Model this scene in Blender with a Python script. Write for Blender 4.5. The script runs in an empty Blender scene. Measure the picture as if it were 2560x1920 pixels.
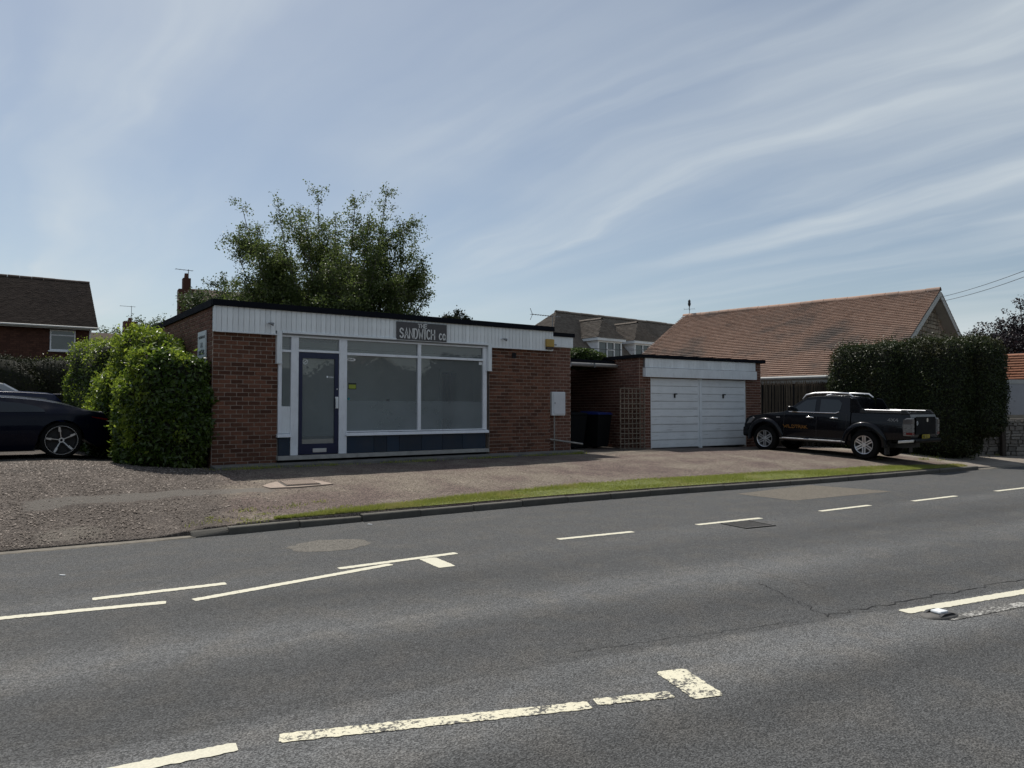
import bpy, bmesh, math, random
import numpy as np
from mathutils import Vector, Matrix
R = math.radians
rnd = random.Random(7)
S = bpy.context.scene
C = S.collection

# ------------------------------------------------------------------ camera, sky, sun, exposure
cam = bpy.data.cameras.new('camera'); cam_o = bpy.data.objects.new('camera', cam); C.objects.link(cam_o)
cam.sensor_fit = 'HORIZONTAL'; cam.sensor_width = 36.0; cam.lens = 36.0 * 1850 / 2560
cam.clip_start = .05; cam.clip_end = 3000
cam_o.location = (0, 0, 1.6)
cam_o.rotation_euler = (R(90 + 1.888), 0, R(-35.9))
S.camera = cam_o
S.render.resolution_x, S.render.resolution_y = 1024, 768

SUN_EL, SUN_AZ = 60.0, 3.0            # azimuth measured from +Y towards +X
W = bpy.data.worlds.new('World'); S.world = W; W.use_nodes = True
wt = W.node_tree; wt.nodes.clear()
def wn(t, **k):
    n = wt.nodes.new(t)
    for a, b in k.items(): setattr(n, a, b)
    return n
sky = wn('ShaderNodeTexSky', sky_type='NISHITA', sun_disc=False, sun_elevation=R(SUN_EL), sun_rotation=R(SUN_AZ))
sky.altitude = 60; sky.air_density = 1.0; sky.dust_density = 1.0; sky.ozone_density = 1.0
tc = wn('ShaderNodeTexCoord')
sep = wn('ShaderNodeSeparateXYZ'); wt.links.new(tc.outputs['Generated'], sep.inputs[0])
def wmath(op, a, b=None, c=None):
    n = wn('ShaderNodeMath', operation=op)
    for i, v in enumerate((a, b, c)):
        if v is None: continue
        if isinstance(v, (int, float)): n.inputs[i].default_value = v
        else: wt.links.new(v, n.inputs[i])
    return n.outputs[0]
zc = wmath('ADD', wmath('MAXIMUM', sep.outputs[2], 0.0), .09)
px, py = wmath('DIVIDE', sep.outputs[0], zc), wmath('DIVIDE', sep.outputs[1], zc)
cmb = wn('ShaderNodeCombineXYZ'); wt.links.new(px, cmb.inputs[0]); wt.links.new(py, cmb.inputs[1])
mp = wn('ShaderNodeMapping'); mp.inputs['Rotation'].default_value = (0, 0, R(-4)); mp.inputs['Scale'].default_value = (1, 1, 1)
wt.links.new(cmb.outputs[0], mp.inputs[0])
warp = wn('ShaderNodeTexNoise'); warp.inputs['Scale'].default_value = .55; warp.inputs['Detail'].default_value = 5
wt.links.new(mp.outputs[0], warp.inputs['Vector'])
wv = wn('ShaderNodeVectorMath', operation='MULTIPLY_ADD'); wv.inputs[1].default_value = (.75, .75, 0)
wt.links.new(warp.outputs['Color'], wv.inputs[0]); wt.links.new(mp.outputs[0], wv.inputs[2])
def streak(scale, sx, sy, lo, hi, off):
    m = wn('ShaderNodeMapping'); m.inputs['Scale'].default_value = (sx, sy, 1); m.inputs['Location'].default_value = off
    wt.links.new(wv.outputs[0], m.inputs[0])
    n = wn('ShaderNodeTexNoise'); n.inputs['Scale'].default_value = scale; n.inputs['Detail'].default_value = 6; n.inputs['Roughness'].default_value = .48
    wt.links.new(m.outputs[0], n.inputs['Vector'])
    r = wn('ShaderNodeMapRange', interpolation_type='SMOOTHSTEP'); r.inputs[1].default_value = lo; r.inputs[2].default_value = hi
    wt.links.new(n.outputs[0], r.inputs[0]); return r.outputs[0]
s1 = streak(1.35, 1.3, .12, .40, .72, (9.1, 0.4, 0))      # long cirrus bands
s2 = streak(3.4, 1.3, .20, .44, .72, (7.1, 2.4, 0))       # finer wisps
s4 = streak(.8, 1.0, .45, .36, .62, (2.0, 9.0, 0))       # breaks the bands up
s3 = streak(.5, 1.0, .7, .42, .75, (11.0, 5.0, 0))         # broad veil
cl = wmath('MINIMUM', wmath('ADD', wmath('ADD', wmath('MULTIPLY', wmath('MULTIPLY', s1, wmath('MULTIPLY_ADD', s4, .75, .25)), .56), wmath('MULTIPLY', wmath('MULTIPLY', s2, s4), .30)), wmath('MULTIPLY', s3, .48)), .9)
mixc = wn('ShaderNodeMix', data_type='RGBA'); wt.links.new(cl, mixc.inputs[0])
hs = wn('ShaderNodeHueSaturation'); hs.inputs['Saturation'].default_value = .80; hs.inputs['Value'].default_value = .79
wt.links.new(sky.outputs[0], hs.inputs['Color'])
tint = wn('ShaderNodeMix', data_type='RGBA', blend_type='MULTIPLY'); tint.inputs[0].default_value = 1; tint.inputs[7].default_value = (.985, 1.01, 1.0, 1); wt.links.new(hs.outputs[0], tint.inputs[6]); wt.links.new(tint.outputs[2], mixc.inputs[6]); mixc.inputs[7].default_value = (5.7, 6.2, 6.45, 1)
bg = wn('ShaderNodeBackground'); bg.inputs['Strength'].default_value = .086
wt.links.new(mixc.outputs[2], bg.inputs[0])
wo = wn('ShaderNodeOutputWorld'); wt.links.new(bg.outputs[0], wo.inputs[0])

sl = bpy.data.lights.new('sun', 'SUN'); sl.energy = 3.15; sl.angle = R(.53); sl.color = (1.0, .955, .88)
so = bpy.data.objects.new('sun', sl); C.objects.link(so)
to_sun = Vector((math.sin(R(SUN_AZ)) * math.cos(R(SUN_EL)), math.cos(R(SUN_AZ)) * math.cos(R(SUN_EL)), math.sin(R(SUN_EL))))
so.rotation_euler = to_sun.to_track_quat('Z', 'Y').to_euler(); so.location = (0, 0, 60)
V = S.view_settings
V.view_transform = 'Standard'; V.look = 'None'; V.exposure = .42; V.gamma = 1.0; V.use_curve_mapping = False
S.render.engine = 'CYCLES'
S.cycles.max_bounces = 6; S.cycles.transparent_max_bounces = 12; S.cycles.caustics_reflective = False; S.cycles.caustics_refractive = False

# ------------------------------------------------------------------ helpers
def tag(o, label=None, cat=None, group=None, kind=None):
    if label: o['label'] = label
    if cat: o['category'] = cat
    if group: o['group'] = group
    if kind: o['kind'] = kind
    return o
def empty(name, loc=(0, 0, 0), rz=0.0, parent=None):
    o = bpy.data.objects.new(name, None); C.objects.link(o); o.location = loc; o.rotation_euler = (0, 0, rz); o.empty_display_size = .2
    if parent: o.parent = parent
    return o
def link(name, me, parent=None, loc=(0, 0, 0), rot=(0, 0, 0), scale=(1, 1, 1)):
    o = bpy.data.objects.new(name, me); C.objects.link(o)
    o.location = loc; o.rotation_euler = rot; o.scale = scale
    if parent: o.parent = parent
    return o
def bez(a, b, c, n):
    return [tuple((1 - t) ** 2 * a[i] + 2 * t * (1 - t) * b[i] + t * t * c[i] for i in range(3)) for t in [k / n for k in range(n + 1)]]
class MB:
    def __init__(s): s.v = []; s.f = []
    def add(s, v, f):
        n = len(s.v); s.v += [tuple(p) for p in v]; s.f += [tuple(i + n for i in q) for q in f]; return s
    def box(s, x0, x1, y0, y1, z0, z1):
        return s.add([(x0,y0,z0),(x1,y0,z0),(x1,y1,z0),(x0,y1,z0),(x0,y0,z1),(x1,y0,z1),(x1,y1,z1),(x0,y1,z1)],
              [(0,3,2,1),(4,5,6,7),(0,1,5,4),(1,2,6,5),(2,3,7,6),(3,0,4,7)])
    def quad(s, *p): return s.add(p, [tuple(range(len(p)))])
    def prism(s, poly, a, b, axis='y'):           # 2-D outline swept along an axis
        n = len(poly)
        def P(p, t): return {'y': (p[0], t, p[1]), 'x': (t, p[0], p[1]), 'z': (p[0], p[1], t)}[axis]
        return s.add([P(p, a) for p in poly] + [P(p, b) for p in poly],
              [tuple(range(n)), tuple(range(2*n-1, n-1, -1))] + [(i, (i+1) % n, n+(i+1) % n, n+i) for i in range(n)])
    def tube(s, pts, r, n=8, cap=True):
        pts = [Vector(p) for p in pts]; rings = []; up = None
        for i, p in enumerate(pts):
            d = (pts[min(i+1, len(pts)-1)] - pts[max(i-1, 0)]).normalized()
            if up is None:
                up = Vector((0, 0, 1)) if abs(d.z) < .9 else Vector((1, 0, 0))
            a = d.cross(up).normalized(); b = a.cross(d).normalized(); up = b
            rr = r[i] if isinstance(r, (list, tuple)) else r
            rings.append([p + a * rr * math.cos(2*math.pi*k/n) + b * rr * math.sin(2*math.pi*k/n) for k in range(n)])
        v = [q for g in rings for q in g]
        f = [(i*n+k, i*n+(k+1) % n, (i+1)*n+(k+1) % n, (i+1)*n+k) for i in range(len(pts)-1) for k in range(n)]
        if cap: f += [tuple(range(n-1, -1, -1)), tuple((len(pts)-1)*n+k for k in range(n))]
        return s.add(v, f)
    def lathe(s, prof, n=32, axis='y'):           # prof: (radius, t) pairs round the axis
        v = []
        for r, t in prof:
            for k in range(n):
                a = 2*math.pi*k/n; c, d = r*math.cos(a), r*math.sin(a)
                v.append({'y': (c, t, d), 'x': (t, c, d), 'z': (c, d, t)}[axis])
        f = [(i*n+k, i*n+(k+1) % n, (i+1)*n+(k+1) % n, (i+1)*n+k) for i in range(len(prof)-1) for k in range(n)]
        return s.add(v, f)
    def mesh(s, name, mat, smooth=None, fix=True):
        me = bpy.data.meshes.new(name); me.from_pydata(s.v, [], s.f)
        if fix:
            b = bmesh.new(); b.from_mesh(me); bmesh.ops.recalc_face_normals(b, faces=b.faces); b.to_mesh(me); b.free()
        if mat: me.materials.append(mat)
        if smooth is not None:
            me.polygons.foreach_set('use_smooth', [True]*len(me.polygons)); me.set_sharp_from_angle(angle=R(smooth))
        me.update(); return me
    def build(s, name, mat, parent=None, smooth=None, bevel=0, loc=(0, 0, 0), rot=(0, 0, 0), fix=True, seg=2):
        o = link(name, s.mesh(name, mat, smooth, fix), parent, loc, rot)
        if bevel:
            m = o.modifiers.new('bevel', 'BEVEL'); m.width = bevel; m.segments = seg; m.limit_method = 'ANGLE'; m.angle_limit = R(40); m.harden_normals = False
        return o
def npmesh(name, v, f, mat, smooth=False):
    """v (N,3), f (M,k) all faces of k corners"""
    me = bpy.data.meshes.new(name); k = f.shape[1]
    me.vertices.add(len(v)); me.vertices.foreach_set('co', np.asarray(v, np.float32).ravel())
    me.loops.add(f.size); me.loops.foreach_set('vertex_index', np.asarray(f, np.int32).ravel())
    me.polygons.add(len(f)); me.polygons.foreach_set('loop_start', np.arange(0, f.size, k, dtype=np.int32))
    if smooth: me.polygons.foreach_set('use_smooth', np.ones(len(f), bool))
    me.materials.append(mat); me.update(); me.validate(); return me

# ------------------------------------------------------------------ materials
class NT:
    def __init__(s, name):
        s.m = bpy.data.materials.new(name); s.m.use_nodes = True; s.t = s.m.node_tree; s.t.nodes.clear()
        s.out = s.n('ShaderNodeOutputMaterial'); s.tc = s.n('ShaderNodeTexCoord'); s.geo = s.n('ShaderNodeNewGeometry')
    def n(s, t, **k):
        x = s.t.nodes.new(t)
        for a, b in k.items(): setattr(x, a, b)
        return x
    def l(s, a, b): s.t.links.new(a, b)
    def setin(s, sock, v):
        if v is None: return
        if hasattr(v, 'is_output') or isinstance(v, bpy.types.NodeSocket): s.l(v, sock)
        elif isinstance(v, (tuple, list)) and len(v) == 3 and sock.type == 'RGBA': sock.default_value = (*v, 1)
        else: sock.default_value = v
    def math(s, op, a, b=None, c=None):
        n = s.n('ShaderNodeMath', operation=op)
        for i, v in enumerate((a, b, c)): s.setin(n.inputs[i], v)
        return n.outputs[0]
    def noise(s, scale, detail=4, rough=.55, vec=None, sc=None, dist=0):
        vec = vec or s.tc.outputs['Object']
        if sc:
            m = s.n('ShaderNodeMapping'); m.inputs['Scale'].default_value = sc; s.l(vec, m.inputs[0]); vec = m.outputs[0]
        n = s.n('ShaderNodeTexNoise'); n.inputs['Scale'].default_value = scale; n.inputs['Detail'].default_value = detail
        n.inputs['Roughness'].default_value = rough; n.inputs['Distortion'].default_value = dist; s.l(vec, n.inputs['Vector']); return n.outputs[0]
    def vor(s, scale, feat='F1', out='Distance', vec=None, rand=1.0):
        n = s.n('ShaderNodeTexVoronoi', feature=feat); n.inputs['Scale'].default_value = scale; n.inputs['Randomness'].default_value = rand
        s.l(vec or s.tc.outputs['Object'], n.inputs['Vector']); return n.outputs[out]
    def ramp(s, f, lo, hi, a=0.0, b=1.0):
        n = s.n('ShaderNodeMapRange', interpolation_type='SMOOTHSTEP'); s.setin(n.inputs[0], f)
        for i, v in ((1, lo), (2, hi), (3, a), (4, b)): n.inputs[i].default_value = v
        return n.outputs[0]
    def mix(s, f, a, b, blend='MIX'):
        n = s.n('ShaderNodeMix', data_type='RGBA', blend_type=blend); s.setin(n.inputs[0], f); s.setin(n.inputs[6], a); s.setin(n.inputs[7], b); return n.outputs[2]
    def scale(s, c, f):
        n = s.n('ShaderNodeVectorMath', operation='SCALE')
        if isinstance(c, (tuple, list)): n.inputs[0].default_value = c
        else: s.l(c, n.inputs[0])
        s.setin(n.inputs['Scale'], f); return n.outputs[0]
    def bump(s, h, strength, dist=.01, prev=None):
        n = s.n('ShaderNodeBump'); n.inputs['Strength'].default_value = strength; n.inputs['Distance'].default_value = dist
        s.l(h, n.inputs['Height'])
        if prev is not None: s.l(prev, n.inputs['Normal'])
        return n.outputs[0]
    def pbr(s, col, rough=.6, metal=0.0, spec=.5, normal=None, coat=0.0, done=True):
        p = s.n('ShaderNodeBsdfPrincipled'); s.setin(p.inputs['Base Color'], col); s.setin(p.inputs['Roughness'], rough); s.setin(p.inputs['Metallic'], metal)
        p.inputs['Specular IOR Level'].default_value = spec; p.inputs['Coat Weight'].default_value = coat
        if normal is not None: s.l(normal, p.inputs['Normal'])
        if done: s.l(p.outputs[0], s.out.inputs[0])
        return p.outputs[0]
def paint(name, c, rough=.5, var=.08, nscale=6, dirt=0.0, dirtc=(.09, .08, .07), metal=0, spec=.5, coat=0, bump=0, bscale=60, objrand=0.0, streak=None):
    m = NT(name); n = m.noise(nscale, 5)
    f = m.ramp(n, .25, .75, 1 - var, 1 + var)
    if objrand:
        oi = m.n('ShaderNodeObjectInfo'); f = m.math('MULTIPLY', f, m.math('MULTIPLY_ADD', oi.outputs['Random'], 2 * objrand, 1 - objrand))
    col = m.scale(c, f)
    if dirt:
        d = m.ramp(m.noise(nscale * 1.7, 6, .65, sc=streak or (1, 1, 1)), .52, .78, 0, dirt); col = m.mix(d, col, dirtc)
    nm = m.bump(m.noise(bscale, 4), bump, .01) if bump else None
    m.pbr(col, m.ramp(n, .2, .8, max(0.02, rough - .07), rough + .07), metal, spec, nm, coat); return m.m
def leafmat(name, a, b, c=None, rough=.42, trans=.35, spec=.5):
    m = NT(name); r = m.geo.outputs['Random Per Island']
    col = m.mix(r, a, b)
    if c is not None: col = m.mix(m.ramp(m.noise(1.3, 3), .5, .75), col, c)
    p = m.pbr(col, rough, 0, spec, done=False)
    t = m.n('ShaderNodeBsdfTranslucent'); m.l(m.scale(col, 1.5), t.inputs[0])
    x = m.n('ShaderNodeMixShader'); x.inputs[0].default_value = trans; m.l(p, x.inputs[1]); m.l(t.outputs[0], x.inputs[2]); m.l(x.outputs[0], m.out.inputs[0]); return m.m
def glassmat(name, tint=(.9, .95, .95), refl=1.0, film_haze=0.0, film_haze_col=(.3, .33, .34)):
    m = NT(name); fr = m.n('ShaderNodeFresnel'); fr.inputs[0].default_value = 1.5
    tr = m.n('ShaderNodeBsdfTransparent'); tr.inputs[0].default_value = (*tint, 1)
    gl = m.n('ShaderNodeBsdfGlossy'); gl.inputs['Roughness'].default_value = .01
    base = tr.outputs[0]
    if film_haze:
        df = m.n('ShaderNodeBsdfDiffuse'); df.inputs[0].default_value = (*film_haze_col, 1)
        mx = m.n('ShaderNodeMixShader'); m.setin(mx.inputs[0], m.ramp(m.noise(1.5, 4), .3, .8, film_haze * .9, film_haze * 1.1)); m.l(base, mx.inputs[1]); m.l(df.outputs[0], mx.inputs[2]); base = mx.outputs[0]
    x = m.n('ShaderNodeMixShader'); m.l(m.math('MULTIPLY', fr.outputs[0], 1.6 * refl), x.inputs[0]); m.l(base, x.inputs[1]); m.l(gl.outputs[0], x.inputs[2]); m.l(x.outputs[0], m.out.inputs[0]); return m.m

def brickmat(name, a, b, c):
    """a, b: brick tones by piece, c: pale bloom / mortar smear"""
    m = NT(name); oi = m.n('ShaderNodeObjectInfo')
    r = m.math('FRACT', m.math('ADD', oi.outputs['Random'], m.geo.outputs['Random Per Island']))
    col = m.mix(r, a, b); wp = m.geo.outputs['Position']
    col = m.mix(m.ramp(m.noise(2.6, 6, .7, vec=wp), .60, .74, 0, .55), col, c)
    col = m.scale(col, m.ramp(m.noise(40, 4, vec=wp), .3, .7, .8, 1.15))
    m.pbr(col, .85, 0, .25, m.bump(m.noise(150, 3, vec=wp), .35, .004)); return m.m
def tilemat(name, a, b, moss, mossamt=.5, dark=(.05, .045, .04)):
    m = NT(name); r = m.geo.outputs['Random Per Island']; wp = m.geo.outputs['Position']
    col = m.mix(m.math('MULTIPLY_ADD', r, .55, .22), a, b)
    col = m.mix(m.ramp(m.noise(.45, 6, .65, vec=wp), .46, .68, 0, mossamt), col, moss)
    col = m.mix(m.ramp(m.noise(7, 5, .7, vec=wp), .64, .74, 0, .5), col, dark)
    m.pbr(col, .9, 0, .2, m.bump(m.noise(60, 3, vec=wp), .3, .005)); return m.m

M = {}
M['white'] = paint('white_paint', (.76, .79, .81), .5, .06, 3, .45, (.25, .24, .22), streak=(9, 9, .8))
M['white_boards'] = paint('white_cladding_paint', (.76, .78, .79), .45, .06, 3, .55, (.26, .25, .23), objrand=.08, streak=(10, 10, .6))
M['frame'] = paint('window_frame_paint', (.78, .80, .84), .45, .06, 4, .35, (.2, .19, .18), streak=(6, 6, 1))
M['black_fascia'] = paint('black_bitumen_edge', (.006, .007, .011), .8, .2, 4, spec=.12)
M['blue'] = paint('dark_blue_paint', (.005, .009, .046), .35, .1, 3)
M['navy_tile'] = paint('navy_vitrolite', (.006, .022, .046), .15, .1, 3, objrand=.3)
M['mortar'] = paint('mortar', (.46, .365, .305), .95, .15, 12, .4, (.2, .15, .125), bump=.4, bscale=120)
M['brick'] = brickmat('red_brown_brick', (.075, .032, .020), (.180, .080, .049), (.26, .165, .12))
M['brick_old'] = brickmat('worn_brown_brick', (.115, .055, .039), (.185, .090, .064), (.25, .165, .125))
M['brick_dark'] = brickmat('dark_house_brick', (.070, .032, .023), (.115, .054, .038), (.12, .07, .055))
M['concrete'] = paint('concrete', (.30, .29, .27), .9, .2, 5, .5, (.12, .11, .1), bump=.4, bscale=90)
M['kerb'] = paint('kerb_concrete', (.105, .098, .083), .9, .18, 6, .5, (.10, .095, .08), bump=.5, bscale=80, objrand=.12)
M['dark'] = paint('dark_void', (.02, .02, .022), .9, spec=.1); M['board_back'] = paint('groove_grey', (.22, .23, .25), .8)
M['plaster'] = paint('pale_interior_wall', (.78, .79, .79), .9, .04, 2)
M['floor_in'] = paint('interior_floor', (.22, .21, .19), .7, .1, 3)
M['glass'] = glassmat('shop_glass', (.88, .94, .92), 1.0, .25, (.50, .55, .57))  # lit interior put into the clear glass as a pale diffuse haze
M['frosted'] = glassmat('frosted_glass', (.8, .86, .86), 1.0, .42, (.44, .49, .51))
M['glass_film'] = glassmat('door_glass', (.75, .82, .82), 1.0, .40, (.34, .37, .38))
M['house_glass'] = paint('house_window_glass', (.055, .07, .08), .06, .2, 1.5, spec=.8)
M['chrome'] = paint('chrome', (.7, .7, .7), .18, .03, metal=1)
M['silver'] = paint('silver_alloy', (.62, .62, .63), .35, .05, metal=.85)
M['rubber'] = paint('tyre_rubber', (.009, .009, .009), .9, .2, 20, spec=.1)
M['plastic'] = paint('black_plastic', (.014, .014, .016), .55, .15, 8)
M['yellowbox'] = paint('faded_yellow_plastic', (.42, .27, .06), .5, .1, 5)
M['iron'] = paint('cast_iron', (.10, .095, .088), .7, .25, 20, .4, (.16, .12, .09))
M['wire'] = paint('black_cable', (.012, .012, .013), .6)
M['metal_grey'] = paint('grey_metal', (.22, .23, .24), .45, .1, metal=.6)
M['sign_grey'] = paint('sign_dark_grey', (.066, .062, .064), .5, .06, 2)
M['letter'] = paint('sign_letter_grey', (.66, .66, .65), .5, .05, 6)
M['stone'] = paint('buff_rubble_stone', (.24, .20, .15), .95, .25, 8, .5, (.1, .09, .075), bump=.6, bscale=30, objrand=.35)
M['stone_grey'] = paint('grey_lias_stone', (.20, .185, .165), .95, .25, 8, .5, (.08, .075, .07), bump=.6, bscale=30, objrand=.35)
M['tile_red'] = tilemat('clay_roof_tile', (.40, .262, .198), (.50, .345, .268), (.21, .18, .16), .9)
M['tile_grey'] = tilemat('weathered_grey_tile', (.135, .112, .095), (.235, .205, .175), (.10, .085, .07), .5)
M['tile_brown'] = tilemat('dark_brown_tile', (.075, .055, .045), (.12, .09, .072), (.055, .045, .04), .6)
M['tile_orange'] = tilemat('bright_clay_tile', (.32, .145, .09), (.40, .19, .12), (.26, .14, .095), .4)
M['wood'] = paint('weathered_timber', (.18, .15, .115), .85, .2, 10, .4, (.07, .06, .05), objrand=.2, bump=.3)
M['dark_wood'] = paint('dark_stained_timber', (.045, .035, .028), .85, .2, 10, objrand=.2, bump=.3)
M['reed'] = paint('reed_screen', (.13, .10, .07), .9, .25, 9, objrand=.3)
M['green_bin'] = paint('black_bin_plastic', (.007, .008, .009), .7, spec=.12)
M['blue_bin'] = paint('blue_lid_plastic', (.008, .022, .13), .45)
M['bark'] = paint('birch_bark', (.14, .125, .105), .9, .3, 9, .6, (.03, .028, .025), bump=.5)
M['bark_dark'] = paint('dark_bark', (.05, .042, .035), .95, .3, 9, bump=.5)
M['leaf_hedge'] = leafmat('laurel_leaves', (.030, .058, .011), (.080, .130, .020), (.11, .14, .025), .34, .35, .45)
M['leaf_hedge_b'] = leafmat('privet_leaves', (.030, .052, .011), (.070, .108, .020), (.10, .11, .025), .42, .35, .3)
M['leaf_dark'] = leafmat('dark_evergreen_leaves', (.010, .015, .007), (.028, .034, .014), (.026, .023, .012), .6, .2, .12)
M['leaf_right'] = leafmat('beech_hedge_leaves', (.018, .028, .009), (.045, .058, .019), (.050, .046, .018), .45, .25, .25)
M['leaf_birch'] = leafmat('birch_leaves', (.055, .080, .021), (.115, .150, .042), (.080, .098, .033), .45, .42, .4)
M['leaf_purple'] = leafmat('purple_leaves', (.012, .010, .014), (.030, .022, .026), None, .5, .2)
M['leaf_far'] = leafmat('far_tree_leaves', (.035, .055, .018), (.075, .105, .035), None, .55, .3)
M['leaf_sunlit'] = leafmat('sunlit_hedge_leaves', (.11, .17, .020), (.22, .27, .035), None, .35, .5, .35)
M['apron'] = paint('dirty_apron_concrete', (.15, .145, .135), .95, .25, 4, .6, (.06, .058, .05), bump=.4, bscale=60)
M['core'] = paint('hedge_dark_core', (.012, .013, .007), 1.0, .3, 12)
M['grass'] = leafmat('verge_grass', (.17, .205, .040), (.32, .34, .080), (.34, .31, .12), .6, .35, .3)

# ------------------------------------------------------------------ ground, road, forecourt
KY = np.array([(-60, 9.95), (0, 9.9), (2.4, 9.74), (4.7, 9.76), (7.9, 9.68), (10.3, 9.5), (15.1, 8.95), (21, 8.55), (26, 8.2), (90, 5.0)])
ZK = np.array([(-60, .004), (0, .004), (1.9, .006), (2.12, .05), (2.4, .085), (3.2, .1), (18, .1), (20.9, .07), (22, .03), (90, .02)])
ZS = np.array([(-60, .66), (1.3, .66), (2.5, .55), (3.6, .47), (12, .455), (16.5, .44), (19, .40), (25, .33), (90, .33)])
def kerb_y(x): return np.interp(x, KY[:, 0], KY[:, 1])
def gz(x, y):
    d = np.maximum(y - kerb_y(x), 0); s = np.minimum(1, d / 4.8)
    a, b = np.interp(x, ZK[:, 0], ZK[:, 1]), np.interp(x, ZS[:, 0], ZS[:, 1])
    return np.where(d > 0, a + (b - a) * (1 - (1 - s) ** 1.8), 0.0)

def asphalt():
    m = NT('asphalt_road'); wp = m.geo.outputs['Position']
    sx = m.n('ShaderNodeSeparateXYZ'); m.l(wp, sx.inputs[0])
    wob = m.math('MULTIPLY_ADD', m.noise(.35, 3, vec=wp), 1.0, -.5)
    yy = lambda k: m.math('ADD', m.math('ADD', sx.outputs[1], m.math('MULTIPLY', sx.outputs[0], k)), m.math('MULTIPLY', wob, .45))
    band = lambda c, w, a, k=.12: m.math('MULTIPLY', m.ramp(m.math('ABSOLUTE', m.math('SUBTRACT', yy(k), c)), 0, w, 1, 0), a)
    edge = m.math('ADD', yy(.18), m.math('MULTIPLY_ADD', m.noise(9, 4, .7, vec=wp), .12, -.06))
    strip = m.math('MULTIPLY', m.ramp(edge, 4.10, 4.14, 1, 0), m.ramp(m.math('ABSOLUTE', m.math('SUBTRACT', yy(.17), 3.75)), .0, .75, 1, 0))
    # pale worn strips along the carriageway, darker wheel tracks
    wear = m.math('ADD', m.math('ADD', band(5.45, .6, .62, .122), m.math('MULTIPLY', strip, .85)), m.math('ADD', band(2.97, .45, -.22, .135), band(7.2, .5, .25, .09)))
    wear = m.math('ADD', wear, m.math('ADD', band(4.65, .55, -.24, .15), band(6.4, .5, -.20, .105)))
    big = m.math('MULTIPLY_ADD', m.noise(.55, 6, .6, vec=wp, sc=(.35, 1, 1)), .5, .75)
    patch = m.ramp(m.noise(1.1, 5, .6, vec=wp, sc=(.4, 1, 1)), .55, .75, 0, .16)
    wear = m.math('MULTIPLY', wear, m.ramp(m.noise(.9, 5, .65, vec=wp, sc=(.3, 1, 1)), .3, .65, .25, 1.15))
    f = m.math('ADD', m.math('ADD', wear, big), patch)
    agg = m.vor(135, 'F1', 'Color', wp)
    sg = m.n('ShaderNodeSeparateColor'); m.l(agg, sg.inputs[0])
    speck = m.ramp(sg.outputs[0], .1, 1.0, .50, 1.58)
    fine = m.math('MULTIPLY_ADD', m.noise(95, 4, .75, vec=wp), 1.6, .2)
    mid = m.math('MULTIPLY_ADD', m.noise(17, 4, .7, vec=wp), .7, .65)
    f = m.math('MULTIPLY', m.math('MULTIPLY', f, speck), m.math('MULTIPLY', fine, mid))
    col = m.scale(m.mix(m.ramp(m.noise(2.5, 4, vec=wp), .4, .7), (.078, .079, .079), (.090, .087, .082)), f)
    lights = m.ramp(m.vor(31, 'F1', 'Distance', wp), 0.0, .075, 1, 0)
    col = m.mix(m.math('MULTIPLY', lights, m.ramp(sg.outputs[1], .55, .8, 0, .5)), col, (.34, .33, .30))
    h = m.math('ADD', m.vor(95, 'F1', 'Distance', wp), m.math('MULTIPLY', m.noise(60, 4, .7, vec=wp), 1.4))
    m.pbr(col, .82, 0, .35, m.bump(h, .75, .012)); return m.m
M['asphalt'] = asphalt()
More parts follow.
